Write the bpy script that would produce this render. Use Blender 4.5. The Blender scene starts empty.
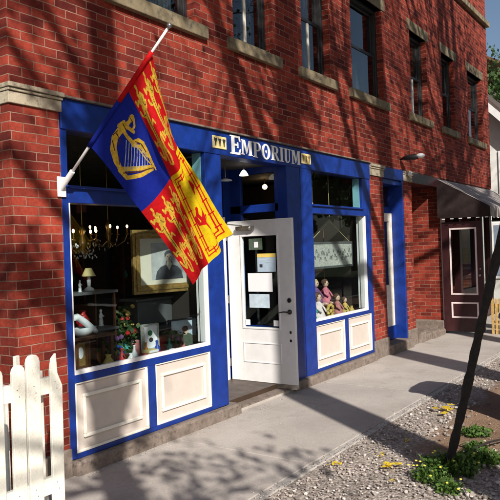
import bpy, bmesh, math, random
import numpy as np
from mathutils import Vector, Matrix
R = math.radians
random.seed(7); rng = np.random.default_rng(7)
S = bpy.context.scene; COL = S.collection
# ------------------------------------------------------------------ camera
cam = bpy.data.objects.new('camera', bpy.data.cameras.new('camera')); COL.objects.link(cam)
a = R(34.8); F = Vector((math.cos(a), math.sin(a), 0)); Rt = Vector((math.sin(a), -math.cos(a), 0)); Up = Vector((0, 0, 1))
rr = 0.035; c_, s_ = math.cos(rr), math.sin(rr)
X = Rt*c_ - Up*s_; Y = Rt*s_ + Up*c_          # camera axes, rolled 2 degrees
cam.matrix_world = Matrix(((X.x, Y.x, -F.x, 0), (X.y, Y.y, -F.y, -4.15), (X.z, Y.z, -F.z, 1.62), (0, 0, 0, 1)))
cam.data.sensor_width = 36; cam.data.lens = 650/500*36; cam.data.clip_start = .05; cam.data.clip_end = 600
S.camera = cam
# ------------------------------------------------------------------ light
SUN_EL = 33.0
world = bpy.data.worlds.new('World'); S.world = world; world.use_nodes = True
wn = world.node_tree; sky = wn.nodes.new('ShaderNodeTexSky'); sky.sky_type = 'NISHITA'; sky.sun_disc = False
sky.sun_elevation = R(SUN_EL); sky.sun_rotation = math.atan2(-.59, -.81); sky.air_density = 1.0; sky.dust_density = 1.3
bgn = wn.nodes['Background']; wn.links.new(sky.outputs[0], bgn.inputs[0]); bgn.inputs[1].default_value = .070
sl = bpy.data.lights.new('sun', 'SUN'); sl.energy = 5.0; sl.angle = R(.55); sl.color = (1, .94, .84)
sun = bpy.data.objects.new('sun', sl); COL.objects.link(sun)
ce = math.cos(R(SUN_EL)); sd = Vector((.59*ce, .81*ce, -math.sin(R(SUN_EL))))
sun.rotation_euler = sd.to_track_quat('-Z', 'Y').to_euler(); sun.location = (-6, -10, 12)
S.view_settings.view_transform = 'Standard'; S.view_settings.look = 'None'; S.view_settings.exposure = .40; S.view_settings.gamma = 1
S.render.engine = 'CYCLES'; S.cycles.max_bounces = 7; S.cycles.transparent_max_bounces = 16
S.render.resolution_x = S.render.resolution_y = 1024

# ------------------------------------------------------------------ materials
def newmat(name):
    m = bpy.data.materials.new(name); m.use_nodes = True
    nt = m.node_tree; return m, nt, nt.nodes['Principled BSDF']
def N(nt, t, **kw):
    n = nt.nodes.new('ShaderNode'+t)
    for k, v in kw.items():
        if k in n.inputs: n.inputs[k].default_value = v
        else: setattr(n, k, v)
    return n
def ramp(nt, src, stops):
    r = nt.nodes.new('ShaderNodeValToRGB'); nt.links.new(src, r.inputs[0])
    e = r.color_ramp.elements
    while len(e) < len(stops): e.new(.5)
    for i, (p, c) in enumerate(stops): e[i].position = p; e[i].color = (*c, 1) if len(c) == 3 else c
    return r.outputs[0]
def mixc(nt, fac, A, B, mode='MIX'):
    m = nt.nodes.new('ShaderNodeMix'); m.data_type = 'RGBA'; m.blend_type = mode
    for s, v in ((m.inputs[0], fac), (m.inputs[6], A), (m.inputs[7], B)):
        if hasattr(v, 'links'): nt.links.new(v, s)
        elif isinstance(v, (int, float)): s.default_value = v
        else: s.default_value = (*v, 1)
    return m.outputs[2]
def pos(nt): return nt.nodes.new('ShaderNodeNewGeometry').outputs['Position']
def noise(nt, vec, scale, detail=5, rough=.55, out=0):
    n = N(nt, 'TexNoise', Scale=scale, Detail=detail, Roughness=rough); nt.links.new(vec, n.inputs['Vector']); return n.outputs[out]
def bump(nt, b, h, strength, dist=.01):
    n = N(nt, 'Bump', Strength=strength, Distance=dist); nt.links.new(h, n.inputs['Height']); nt.links.new(n.outputs[0], b.inputs['Normal'])
def plain(name, col, rough=.5, var=.18, scale=6, metal=0, bumpy=0, dirt=None, spec=.5):
    m, nt, b = newmat(name); p = pos(nt)
    n = noise(nt, p, scale, 6)
    dark = tuple(v*(1-var) for v in col); light = tuple(min(1, v*(1+var)) for v in col)
    out = ramp(nt, n, [(.3, dark), (.7, light)])
    if dirt:
        n2 = noise(nt, p, scale*2.7, 8, .7); k = ramp(nt, n2, [(.56, (0, 0, 0)), (.7, (1, 1, 1))])
        out = mixc(nt, k, out, dirt)
    nt.links.new(out, b.inputs['Base Color'])
    nt.links.new(ramp(nt, noise(nt, p, scale*3), [(.3, (rough*.85,)*3), (.7, (min(1, rough*1.15),)*3)]), b.inputs['Roughness'])
    b.inputs['Metallic'].default_value = metal; b.inputs['Specular IOR Level'].default_value = spec
    if bumpy: bump(nt, b, noise(nt, p, scale*8, 8, .65), bumpy, .004)
    return m
M = {}
def brickmat(name, c1, c2, c3, mortar):
    m, nt, b = newmat(name); p = pos(nt)
    sp = N(nt, 'SeparateXYZ'); nt.links.new(p, sp.inputs[0])
    ad = N(nt, 'Math', operation='SUBTRACT'); nt.links.new(sp.outputs[0], ad.inputs[0]); nt.links.new(sp.outputs[1], ad.inputs[1])
    cb = N(nt, 'CombineXYZ'); nt.links.new(ad.outputs[0], cb.inputs[0]); nt.links.new(sp.outputs[2], cb.inputs[1])
    # a little waviness in the courses
    wv = N(nt, 'TexNoise', Scale=7.0, Detail=3); nt.links.new(p, wv.inputs['Vector'])
    vm = N(nt, 'VectorMath', operation='SCALE'); nt.links.new(wv.outputs[1], vm.inputs[0]); vm.inputs[3].default_value = .013
    va = N(nt, 'VectorMath', operation='ADD'); nt.links.new(cb.outputs[0], va.inputs[0]); nt.links.new(vm.outputs[0], va.inputs[1])
    def bk(sc=1):
        t = nt.nodes.new('ShaderNodeTexBrick'); nt.links.new(va.outputs[0], t.inputs['Vector'])
        t.inputs['Scale'].default_value = 1; t.inputs['Brick Width'].default_value = .2185; t.inputs['Row Height'].default_value = .0694
        t.inputs['Mortar Size'].default_value = .0048; t.inputs['Mortar Smooth'].default_value = .35; t.inputs['Bias'].default_value = 0
        t.offset = .5; return t
    t = bk(); t.inputs['Color1'].default_value = (0, 0, 0, 1); t.inputs['Color2'].default_value = (1, 1, 1, 1); t.inputs['Mortar'].default_value = (.5, .5, .5, 1)
    col = ramp(nt, t.outputs[0], [(.0, c3), (.30, c1), (.7, c2), (1, tuple(v*1.22 for v in c2))])
    n = noise(nt, p, 38, 8, .7); m2 = noise(nt, p, 11, 5, .6); col = mixc(nt, .6, col, ramp(nt, m2, [(.3, (.55, .5, .5)), (.7, (1.3, 1.3, 1.3))]), 'MULTIPLY'); col = mixc(nt, .55, col, ramp(nt, n, [(.3, (.45, .45, .45)), (.7, (1.35, 1.3, 1.25))]), 'MULTIPLY')
    big = noise(nt, p, .9, 4); col = mixc(nt, .5, col, ramp(nt, big, [(.35, (.62, .6, .62)), (.65, (1.2, 1.15, 1.1))]), 'MULTIPLY')
    mc = mixc(nt, .8, mortar, ramp(nt, noise(nt, p, 5, 6), [(.35, (.35, .28, .26)), (.7, (1.15, 1.15, 1.15))]), 'MULTIPLY')
    col = mixc(nt, t.outputs[1], col, mc)
    nt.links.new(col, b.inputs['Base Color']); b.inputs['Roughness'].default_value = .85; b.inputs['Specular IOR Level'].default_value = .25
    inv = N(nt, 'Math', operation='SUBTRACT'); inv.inputs[0].default_value = 1; nt.links.new(t.outputs[1], inv.inputs[1])
    ma = N(nt, 'Math', operation='MULTIPLY_ADD'); nt.links.new(n, ma.inputs[0]); ma.inputs[1].default_value = .45; nt.links.new(inv.outputs[0], ma.inputs[2])
    bump(nt, b, ma.outputs[0], .9, .006)
    return m
M['brick'] = brickmat('brick', (.195, .026, .017), (.285, .042, .025), (.125, .017, .013), (.38, .21, .155))
def stonemat(name, c1, c2, stain, scale=4):
    m, nt, b = newmat(name); p = pos(nt)
    col = ramp(nt, noise(nt, p, scale, 8, .65), [(.3, c1), (.7, c2)])
    k = ramp(nt, noise(nt, p, scale*1.7, 8, .75), [(.5, (0, 0, 0)), (.66, (1, 1, 1))]); col = mixc(nt, k, col, stain)
    nt.links.new(col, b.inputs['Base Color']); b.inputs['Roughness'].default_value = .9
    bump(nt, b, noise(nt, p, scale*14, 10, .7), .6, .008); return m
M['stone'] = stonemat('sandstone', (.16, .125, .075), (.30, .24, .15), (.07, .06, .05))
M['capstone'] = stonemat('capstone', (.33, .27, .19), (.52, .45, .34), (.16, .12, .09), 7)
M['base'] = stonemat('base_stone', (.15, .115, .095), (.25, .20, .17), (.08, .065, .055), 9)
M['blue'] = plain('blue_paint', (.004, .028, .215), .45, .28, 7, bumpy=.35, dirt=(.010, .032, .16))
M['cream'] = plain('cream_panel_paint', (.57, .50, .455), .55, .05, 9, bumpy=.15, dirt=(.54, .455, .40))
M['cream_trim'] = plain('cream_trim_paint', (.80, .76, .68), .5, .06, 9, bumpy=.1)
M['white'] = plain('white_paint', (.78, .77, .78), .4, .06, 7, bumpy=.08)
M['sign_white'] = plain('sign_white', (.88, .87, .85), .5, .03, 7)
M['white_old'] = plain('weathered_white_paint', (.74, .68, .58), .6, .16, 12, bumpy=.5, dirt=(.42, .34, .25))
M['teal_white'] = plain('pale_teal_paint', (.30, .62, .70), .5, .1, 8)
M['maroon'] = plain('maroon_paint', (.042, .012, .014), .4, .2, 8, bumpy=.1)
M['pink_trim'] = plain('pink_trim_paint', (.80, .66, .66), .5, .1, 8)
M['black'] = plain('black_metal', (.012, .012, .013), .4, .2, 8)
M['steel'] = plain('brushed_steel', (.35, .34, .33), .3, .15, 20, metal=.9)
M['dark_frame'] = plain('dark_window_paint', (.022, .022, .024), .5, .3, 9, bumpy=.2)
M['grey_frame'] = plain('grey_window_paint', (.32, .33, .34), .55, .2, 9)
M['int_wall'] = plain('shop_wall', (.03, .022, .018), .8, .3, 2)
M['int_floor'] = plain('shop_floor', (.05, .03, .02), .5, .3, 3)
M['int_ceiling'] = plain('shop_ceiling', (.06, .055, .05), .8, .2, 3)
M['wood'] = plain('brown_wood', (.10, .04, .018), .4, .35, 9, bumpy=.1)
M['shelf_grey'] = plain('grey_shelf', (.09, .095, .1), .5, .2, 6)
M['gold'] = plain('gilt', (.42, .27, .09), .38, .35, 30, metal=.5, bumpy=.4)
M['brass'] = plain('brass', (.35, .22, .07), .3, .2, 20, metal=.85)
M['porcelain'] = plain('porcelain', (.72, .74, .78), .2, .06, 12)
M['cream_shade'] = plain('cream_shade', (.65, .55, .25), .6, .1, 12)
M['red_thing'] = plain('red_glaze', (.38, .02, .02), .4, .3, 14)
M['green_thing'] = plain('green_glaze', (.03, .13, .05), .4, .3, 14)
M['leafgreen'] = plain('leaf_green', (.035, .105, .02), .55, .5, 14)
M['weed'] = plain('weed_green', (.07, .16, .025), .6, .45, 9)
M['bloom'] = plain('yellow_bloom', (.75, .62, .08), .6, .1, 10)
M['pink_cloth'] = plain('pink_cloth', (.45, .17, .17), .8, .35, 18)
M['violet_cloth'] = plain('violet_cloth', (.16, .07, .20), .8, .35, 18)
M['skin_doll'] = plain('doll_face', (.62, .42, .32), .5, .08, 12)
M['hair'] = plain('brown_hair', (.09, .04, .02), .7, .3, 30)
M['rose_cloth'] = plain('rose_cloth', (.55, .16, .22), .8, .35, 18); M['pale_cloth'] = plain('pale_cloth', (.70, .60, .60), .8, .2, 18)
M['yellow_cloth'] = plain('yellow_cloth', (.55, .38, .10), .8, .3, 16)
M['teal_cloth'] = plain('teal_cloth', (.05, .28, .26), .7, .3, 16)
M['paper'] = plain('white_paper', (.82, .82, .86), .7, .03, 10)
M['paper_blue'] = plain('blue_grey_paper', (.38, .48, .60), .7, .08, 20)
M['paper_yellow'] = plain('yellow_paper', (.75, .55, .12), .7, .08, 20)
M['ink'] = plain('ink', (.03, .03, .04), .7, .1, 20)
M['picket'] = plain('picket_paint', (.80, .77, .69), .65, .08, 10, bumpy=.8, dirt=(.64, .57, .45))
M['slat'] = plain('golden_slat_wood', (.48, .30, .10), .6, .3, 20, bumpy=.3)
M['bark'] = plain('bark', (.055, .040, .032), .9, .4, 18, bumpy=1)
M['darkbark'] = plain('dark_bark', (.014, .011, .010), .9, .45, 26, bumpy=1)
M['house_white'] = plain('house_siding', (.74, .74, .72), .6, .05, 4)
M['shingle'] = plain('roof_shingle', (.07, .05, .045), .9, .3, 10, bumpy=.5)
M['rust'] = plain('rust_roof', (.16, .06, .035), .9, .3, 4)
M['creamplate'] = plain('cream_plate', (.78, .64, .30), .5, .08, 12)
def clothmat(name, col, var=.15, trans=.35, scale=40, stripes=None):
    m, nt, b = newmat(name); p = pos(nt)
    out = ramp(nt, noise(nt, p, scale, 6), [(.3, tuple(v*(1-var) for v in col)), (.7, tuple(min(1, v*(1+var)) for v in col))])
    if stripes:
        w = N(nt, 'TexWave', Scale=stripes[0], Distortion=1.5, Detail=3); w.bands_direction = 'X'; nt.links.new(p, w.inputs['Vector'])
        out = mixc(nt, ramp(nt, w.outputs[1], [(.35, (0, 0, 0)), (.75, (1, 1, 1))]), out, stripes[1])
    nt.links.new(out, b.inputs['Base Color']); b.inputs['Roughness'].default_value = .75; b.inputs['Specular IOR Level'].default_value = .2
    tr = N(nt, 'BsdfTranslucent'); nt.links.new(out, tr.inputs[0]); mx = N(nt, 'MixShader'); mx.inputs[0].default_value = trans
    nt.links.new(b.outputs[0], mx.inputs[1]); nt.links.new(tr.outputs[0], mx.inputs[2]); nt.links.new(mx.outputs[0], nt.nodes['Material Output'].inputs[0])
    return m
M['f_red'] = clothmat('flag_red', (.62, .008, .012)); M['f_blue'] = clothmat('flag_blue', (.008, .022, .30))
M['f_yellow'] = clothmat('flag_yellow', (.85, .60, .01)); M['f_gold'] = clothmat('flag_gold', (.72, .46, .05), .3)
M['f_silver'] = clothmat('flag_silver', (.45, .5, .6), .2); M['f_dark'] = clothmat('flag_outline', (.10, .03, .01), .2)
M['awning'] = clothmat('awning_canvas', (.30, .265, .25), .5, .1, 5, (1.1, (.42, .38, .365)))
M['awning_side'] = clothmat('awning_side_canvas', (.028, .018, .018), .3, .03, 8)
M['curtain'] = clothmat('curtain', (.13, .12, .115), .35, .3, 9, (6, (.26, .25, .24)))
M['lace'] = clothmat('lace', (.62, .62, .58), .35, .3, 60)
def glassmat(name, refl=1.0, tint=(.86, .9, .9), rough=.0):
    m = bpy.data.materials.new(name); m.use_nodes = True; nt = m.node_tree; nt.nodes.clear()
    o = N(nt, 'OutputMaterial'); t = N(nt, 'BsdfTransparent'); t.inputs[0].default_value = (*tint, 1)
    g = N(nt, 'BsdfGlossy', Roughness=rough); g.inputs[0].default_value = (.95, .97, 1, 1)
    fr = N(nt, 'Fresnel', IOR=1.5); mt = N(nt, 'Math', operation='MULTIPLY'); mt.inputs[1].default_value = refl; mt.use_clamp = True
    bp = N(nt, 'Bump', Strength=.04, Distance=.02); nt.links.new(noise(nt, pos(nt), 1.6, 2), bp.inputs['Height']); nt.links.new(bp.outputs[0], g.inputs['Normal'])
    gb = nt.nodes.new('ShaderNodeNewGeometry'); bf = N(nt, 'Math', operation='SUBTRACT'); bf.inputs[0].default_value = 1; nt.links.new(gb.outputs['Backfacing'], bf.inputs[1])
    ff = N(nt, 'Math', operation='MULTIPLY'); nt.links.new(fr.outputs[0], ff.inputs[0]); nt.links.new(bf.outputs[0], ff.inputs[1])
    nt.links.new(ff.outputs[0], mt.inputs[0]); mx = N(nt, 'MixShader')
    nt.links.new(mt.outputs[0], mx.inputs[0]); nt.links.new(t.outputs[0], mx.inputs[1]); nt.links.new(g.outputs[0], mx.inputs[2]); nt.links.new(mx.outputs[0], o.inputs[0])
    return m
M['glass'] = glassmat('shop_glass', .75); M['glass_up'] = glassmat('upper_glass', 1.7, (.6, .65, .68))
def emis(name, col, st):
    m, nt, b = newmat(name); b.inputs['Emission Color'].default_value = (*col, 1); b.inputs['Emission Strength'].default_value = st; b.inputs['Base Color'].default_value = (.8, .8, .8, 1); return m
M['bulb'] = emis('lit_bulb', (1, .62, .28), 14); M['bulb_white'] = emis('lit_white_bulb', (1, .95, .85), 2.2)
# ground materials
def sidewalkmat():
    m, nt, b = newmat('concrete_sidewalk'); p = pos(nt)
    col = ramp(nt, noise(nt, p, 1.3, 6, .6), [(.3, (.34, .30, .275)), (.7, (.46, .415, .385))])
    col = mixc(nt, .6, col, ramp(nt, noise(nt, p, 60, 6, .7), [(.3, (.7, .7, .7)), (.7, (1.2, 1.2, 1.2))]), 'MULTIPLY')
    st = ramp(nt, noise(nt, p, 3.4, 8, .7), [(.55, (0, 0, 0)), (.72, (.55,)*3)]); col = mixc(nt, st, col, (.26, .225, .20))
    cr = N(nt, 'TexVoronoi', Scale=.55, feature='DISTANCE_TO_EDGE'); wv = N(nt, 'VectorMath', operation='SCALE'); nt.links.new(noise(nt, p, 4, 6, .6, 1), wv.inputs[0]); wv.inputs[3].default_value = .35
    ad = N(nt, 'VectorMath', operation='ADD'); nt.links.new(p, ad.inputs[0]); nt.links.new(wv.outputs[0], ad.inputs[1]); nt.links.new(ad.outputs[0], cr.inputs['Vector'])
    ck = ramp(nt, cr.outputs[0], [(.0, (.6, .57, .55)), (.0025, (1, 1, 1))]); col = mixc(nt, .45, col, ck, 'MULTIPLY')
    nt.links.new(col, b.inputs['Base Color']); b.inputs['Roughness'].default_value = .92
    bump(nt, b, noise(nt, p, 90, 8, .7), .35, .004); return m
M['sidewalk'] = sidewalkmat()
M['curb'] = stonemat('curb_concrete', (.36, .33, .31), (.50, .47, .44), (.26, .23, .21), 8)
def gravelmat():
    m, nt, b = newmat('gravel'); p = pos(nt)
    v = N(nt, 'TexVoronoi', Scale=55.0); nt.links.new(p, v.inputs['Vector'])
    col = ramp(nt, v.outputs['Color'], [(.1, (.15, .125, .11)), (.5, (.30, .255, .23)), (.9, (.50, .45, .42))])
    col = mixc(nt, .5, col, ramp(nt, noise(nt, p, 2.5, 6), [(.3, (.6, .55, .5)), (.7, (1.15, 1.1, 1.05))]), 'MULTIPLY')
    nt.links.new(col, b.inputs['Base Color']); b.inputs['Roughness'].default_value = .95
    iv = N(nt, 'Math', operation='MULTIPLY'); nt.links.new(v.outputs['Distance'], iv.inputs[0]); iv.inputs[1].default_value = -1
    bump(nt, b, iv.outputs[0], .6, .012); return m
M['gravel'] = gravelmat()
M['dirt'] = stonemat('dirt', (.13, .075, .045), (.235, .15, .095), (.085, .06, .035), 3)
M['grass'] = stonemat('grass_ground', (.03, .055, .015), (.06, .09, .025), (.07, .06, .03), 5)
M['asphalt'] = plain('asphalt', (.05, .05, .052), .9, .2, 9, bumpy=.6)
def stones_mat():
    m, nt, b = newmat('loose_stones'); g = nt.nodes.new('ShaderNodeNewGeometry')
    col = ramp(nt, g.outputs['Random Per Island'], [(0, (.14, .115, .10)), (.35, (.27, .23, .205)), (.8, (.42, .37, .34)), (1, (.6, .56, .53))])
    nt.links.new(col, b.inputs['Base Color']); b.inputs['Roughness'].default_value = .9; return m
M['stones'] = stones_mat()
def leaf_mat(name, lo, hi):
    m, nt, b = newmat(name); g = nt.nodes.new('ShaderNodeNewGeometry')
    col = ramp(nt, g.outputs['Random Per Island'], [(0, lo), (1, hi)]); nt.links.new(col, b.inputs['Base Color']); b.inputs['Roughness'].default_value = .6
    tr = N(nt, 'BsdfTranslucent'); nt.links.new(col, tr.inputs[0]); mx = N(nt, 'MixShader'); mx.inputs[0].default_value = .35
    nt.links.new(b.outputs[0], mx.inputs[1]); nt.links.new(tr.outputs[0], mx.inputs[2]); nt.links.new(mx.outputs[0], nt.nodes['Material Output'].inputs[0]); return m
M['leaves'] = leaf_mat('tree_leaves', (.02, .05, .012), (.07, .14, .03)); M['weedleaf'] = leaf_mat('weed_leaves', (.03, .07, .012), (.13, .24, .04))
M['yleaf'] = leaf_mat('yellow_leaves', (.62, .42, .02), (.80, .62, .05))

# ------------------------------------------------------------------ builders
ORG = {}
class MB:
    def __init__(s): s.bm = bmesh.new()
    def box(s, x0, x1, y0, y1, z0, z1):
        v = [s.bm.verts.new((x, y, z)) for x in (x0, x1) for y in (y0, y1) for z in (z0, z1)]
        for f in ((0, 1, 3, 2), (4, 6, 7, 5), (0, 4, 5, 1), (2, 3, 7, 6), (0, 2, 6, 4), (1, 5, 7, 3)): s.bm.faces.new([v[i] for i in f])
        return s
    def quad(s, *p): s.bm.faces.new([s.bm.verts.new(q) for q in p]); return s
    def prism(s, poly, d, axis='y'):      # poly 2D, d=(d0,d1)
        def P(q, t): return {'y': (q[0], t, q[1]), 'x': (t, q[0], q[1]), 'z': (q[0], q[1], t)}[axis]
        A = [s.bm.verts.new(P(q, d[0])) for q in poly]; B = [s.bm.verts.new(P(q, d[1])) for q in poly]
        s.bm.faces.new(A); s.bm.faces.new(B[::-1]); n = len(poly)
        for i in range(n): s.bm.faces.new((A[i], B[i], B[(i+1) % n], A[(i+1) % n]))
        return s
    def tube(s, pts, rad, n=8, cap=True):
        pts = [Vector(p) for p in pts]; k = len(pts)
        if not hasattr(rad, '__len__'): rad = [rad]*k
        rings = []; ref = Vector((.3, .2, 1)).normalized()
        for i, p in enumerate(pts):
            d = (pts[min(i+1, k-1)]-pts[max(i-1, 0)])
            d = d.normalized() if d.length > 1e-9 else Vector((0, 0, 1))
            u = d.cross(ref)
            if u.length < .1: u = d.cross(Vector((1, 0, 0)))
            u.normalize(); v = d.cross(u)
            rings.append([s.bm.verts.new(p+(u*math.cos(2*math.pi*j/n)+v*math.sin(2*math.pi*j/n))*rad[i]) for j in range(n)])
        for A, B in zip(rings, rings[1:]):
            for j in range(n): s.bm.faces.new((A[j], A[(j+1) % n], B[(j+1) % n], B[j]))
        if cap: s.bm.faces.new(rings[0][::-1]); s.bm.faces.new(rings[-1])
        return s
    def lathe(s, prof, c=(0, 0, 0), n=16, sc=(1, 1)):
        rings = [[s.bm.verts.new((c[0]+r*math.cos(2*math.pi*j/n)*sc[0], c[1]+r*math.sin(2*math.pi*j/n)*sc[1], c[2]+z)) for j in range(n)] for r, z in prof]
        for A, B in zip(rings, rings[1:]):
            for j in range(n): s.bm.faces.new((A[j], A[(j+1) % n], B[(j+1) % n], B[j]))
        s.bm.faces.new(rings[0][::-1]); s.bm.faces.new(rings[-1]); return s
    def ball(s, c, r, sub=2, jit=0):
        rx = r if hasattr(r, '__len__') else (r, r, r)
        g = bmesh.ops.create_icosphere(s.bm, subdivisions=sub, radius=1)
        for v in g['verts']:
            k = 1+random.uniform(-jit, jit); v.co = Vector((c[0]+v.co.x*rx[0]*k, c[1]+v.co.y*rx[1]*k, c[2]+v.co.z*rx[2]*k))
        return s
    def leaf(s, p, size, nrm=None):
        d = Vector((random.gauss(0, 1), random.gauss(0, 1), random.gauss(0, 1))).normalized()
        e = d.orthogonal().normalized()*size*.42; e.rotate(Matrix.Rotation(random.uniform(0, 6.28), 3, d)); d = d*size
        p = Vector(p); s.bm.faces.new([s.bm.verts.new(q) for q in (p-d*.5, p+e, p+d*.5, p-e)]); return s
    def build(s, name, mat, parent=None, bevel=0, smooth=False):
        me = bpy.data.meshes.new(name); o = ORG.get(parent.name, Vector()) if parent else Vector()
        bmesh.ops.recalc_face_normals(s.bm, faces=s.bm.faces)
        for v in s.bm.verts: v.co -= o
        s.bm.to_mesh(me); s.bm.free()
        if smooth:
            for f in me.polygons: f.use_smooth = True
        for m in (mat if isinstance(mat, (list, tuple)) else [mat]): me.materials.append(M[m])
        ob = bpy.data.objects.new(name, me); COL.objects.link(ob)
        if parent: ob.parent = parent; ORG[ob.name] = o
        if bevel:
            bv = ob.modifiers.new('bevel', 'BEVEL'); bv.width = bevel; bv.segments = 2; bv.limit_method = 'ANGLE'
        return ob
def tag(o, label=None, cat=None, group=None, kind=None):
    if label: o['label'] = label
    if cat: o['category'] = cat
    if group: o['group'] = group
    if kind: o['kind'] = kind
    return o
def thing(name, loc, label, cat, group=None, rz=0, local=False):
    e = bpy.data.objects.new(name, None); COL.objects.link(e); e.location = loc; e.rotation_euler.z = rz; e.empty_display_size = .1
    ORG[e.name] = Vector() if local else Vector(loc)
    return tag(e, label, cat, group)
def BX(name, mat, parent, x0, x1, y0, y1, z0, z1, bevel=0): return MB().box(x0, x1, y0, y1, z0, z1).build(name, mat, parent, bevel)

# ------------------------------------------------------------------ ground
GZ = -.12
def sheet(name, x0, x1, y0, y1, z, mat, nx=1, ny=1, amp=0):
    m = MB(); vs = [[m.bm.verts.new((x0+(x1-x0)*i/nx, y0+(y1-y0)*j/ny, z+(random.uniform(-amp, amp) if amp and 0 < i < nx and 0 < j < ny else 0))) for j in range(ny+1)] for i in range(nx+1)]
    for i in range(nx):
        for j in range(ny): m.bm.faces.new((vs[i][j], vs[i+1][j], vs[i+1][j+1], vs[i][j+1]))
    return tag(m.build(name, mat, smooth=bool(amp)), kind='structure')
sheet('ground', -250, 250, -250, 250, -.30, 'grass')
# dirt verge with a wandering surface, gravel strip wedge above it
def height(x, y): return .018*math.sin(x*1.7+y)*math.cos(y*2.3-x*.6)+.010*math.sin(x*5.1+1)*math.sin(y*6.3)
m = MB(); nx, ny = 150, 46; vs = []
for i in range(nx+1):
    vs.append([]);
    for j in range(ny+1):
        x = -3+26*i/nx; y = -1.56-4.2*j/ny
        z = GZ-.012+height(x, y)*(0.15+.85*min(1, max(0, (-1.62-y)/.3)))-(.0 if y > -1.65 else .01)
        vs[i].append(m.bm.verts.new((x, y, z)))
for i in range(nx):
    for j in range(ny): m.bm.faces.new((vs[i][j], vs[i+1][j], vs[i+1][j+1], vs[i][j+1]))
vg = tag(m.build('verge', 'gravel', smooth=True), kind='structure')
# mix of gravel and bare dirt, dirt growing away from the sidewalk on the right
nt = M['gravel'].node_tree; b = nt.nodes['Principled BSDF']; gcol = b.inputs['Base Color'].links[0].from_socket; p = pos(nt)
sp = N(nt, 'SeparateXYZ'); nt.links.new(p, sp.inputs[0])
mr = N(nt, 'MapRange'); mr.inputs['From Min'].default_value = -1.98; mr.inputs['From Max'].default_value = -2.14
nn = N(nt, 'Math', operation='MULTIPLY_ADD'); nt.links.new(noise(nt, p, 2.6, 6, .6), nn.inputs[0]); nn.inputs[1].default_value = .7; nt.links.new(sp.outputs[1], nn.inputs[2])
n2 = N(nt, 'Math', operation='SUBTRACT'); nt.links.new(nn.outputs[0], n2.inputs[0]); n2.inputs[1].default_value = .35
nt.links.new(n2.outputs[0], mr.inputs['Value'])
mx = N(nt, 'MapRange'); mx.inputs['From Min'].default_value = 4.9; mx.inputs['From Max'].default_value = 5.5; nt.links.new(sp.outputs[0], mx.inputs['Value'])
mm = N(nt, 'Math', operation='MULTIPLY'); nt.links.new(mr.outputs[0], mm.inputs[0]); nt.links.new(mx.outputs[0], mm.inputs[1])
dcol = ramp(nt, noise(nt, p, 4, 8, .65), [(.3, (.15, .09, .055)), (.7, (.27, .175, .115))])
dcol = mixc(nt, .6, dcol, ramp(nt, noise(nt, p, 70, 6, .7), [(.3, (.6, .6, .6)), (.7, (1.3, 1.25, 1.2))]), 'MULTIPLY')
nt.links.new(mixc(nt, mm.outputs[0], gcol, dcol), b.inputs['Base Color'])
# sidewalk slabs and edge
m = MB(); xs = [-12, -9, -6.2, -3.3, -.4, 1.6, 4.55, 7.42, 10.2, 13, 16, 20, 24, 29]
for x0, x1 in zip(xs, xs[1:]): m.box(x0+.004, x1-.004, -1.50, -.01 if x0 >= 2 else -.01, GZ-.14, GZ)
m.box(5.47, 6.81, -.01+.004, .86, GZ-.14, GZ+.03)
sw = m.build('sidewalk', 'sidewalk', bevel=.006); tag(sw, kind='structure')
m = MB()
for x0, x1 in zip(xs, xs[1:]): m.box(x0+.003, x1-.003, -1.575, -1.504, GZ-.15, GZ-.004)
tag(m.build('sidewalk_edge', 'curb', bevel=.01), kind='structure')
sheet('road', -60, 80, -13, -5.9, -.22, 'asphalt')
m = MB(); m.box(-60, 80, -5.9, -5.75, -.29, -.10); tag(m.build('road_kerb', 'curb', bevel=.01), kind='structure')
# loose stones (uncountable)
m = MB()
def stone(x, y, s):
    z = GZ-.012+height(x, y)*(0.15+.85*min(1, max(0, (-1.62-y)/.3)))
    g = bmesh.ops.create_icosphere(m.bm, subdivisions=1, radius=1)
    ax, ay, az = (s*random.uniform(.7, 1.3) for _ in range(3)); rot = Matrix.Rotation(random.uniform(0, 6), 3, 'Z')
    for v in g['verts']:
        q = rot @ Vector((v.co.x*ax*random.uniform(.8, 1.2), v.co.y*ay*random.uniform(.8, 1.2), v.co.z*az*.7)); v.co = q+Vector((x, y, z+s*.15))
for i in range(6500):
    x = 3.2+random.random()**1.5*9; y = -1.6-random.random()*1.6
    if x > 5.3 and y < -2.05 and random.random() > .12: continue
    stone(x, y, random.choice((.005, .007, .009, .012))*random.uniform(.8, 1.3))
def stone2(x, y, s_):
    g = bmesh.ops.create_icosphere(m.bm, subdivisions=1, radius=1)
    for v in g['verts']: v.co = Vector((x+v.co.x*s_*random.uniform(.8, 1.2), y+v.co.y*s_*random.uniform(.8, 1.2), GZ+s_*.4+v.co.z*s_*.6))
for i in range(900): stone2(2.5+random.random()*9, -1.60+abs(random.gauss(0, .07)), random.uniform(.0025, .007))
for i in range(420): stone2(3.4+random.random()*7, -.085-abs(random.gauss(0, .035)), random.uniform(.002, .006))
for i in range(120): stone2(3.4+random.random()*7, -random.random()*1.5, random.uniform(.0015, .004))
for i in range(90): stone(4.35+random.random()*1.6, -2.45-random.random()*.5, random.uniform(.012, .024))
for i in range(30): stone(5.6+random.random()*1.5, -1.95-random.random()*.25, random.uniform(.012, .026))
for i in range(40): stone(6.2+random.random()*2, -1.60-random.random()*.2, random.uniform(.010, .018))
tag(m.build('gravel_stones', 'stones'), 'loose grey and white gravel scattered along the verge', 'gravel', kind='stuff')

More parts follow.
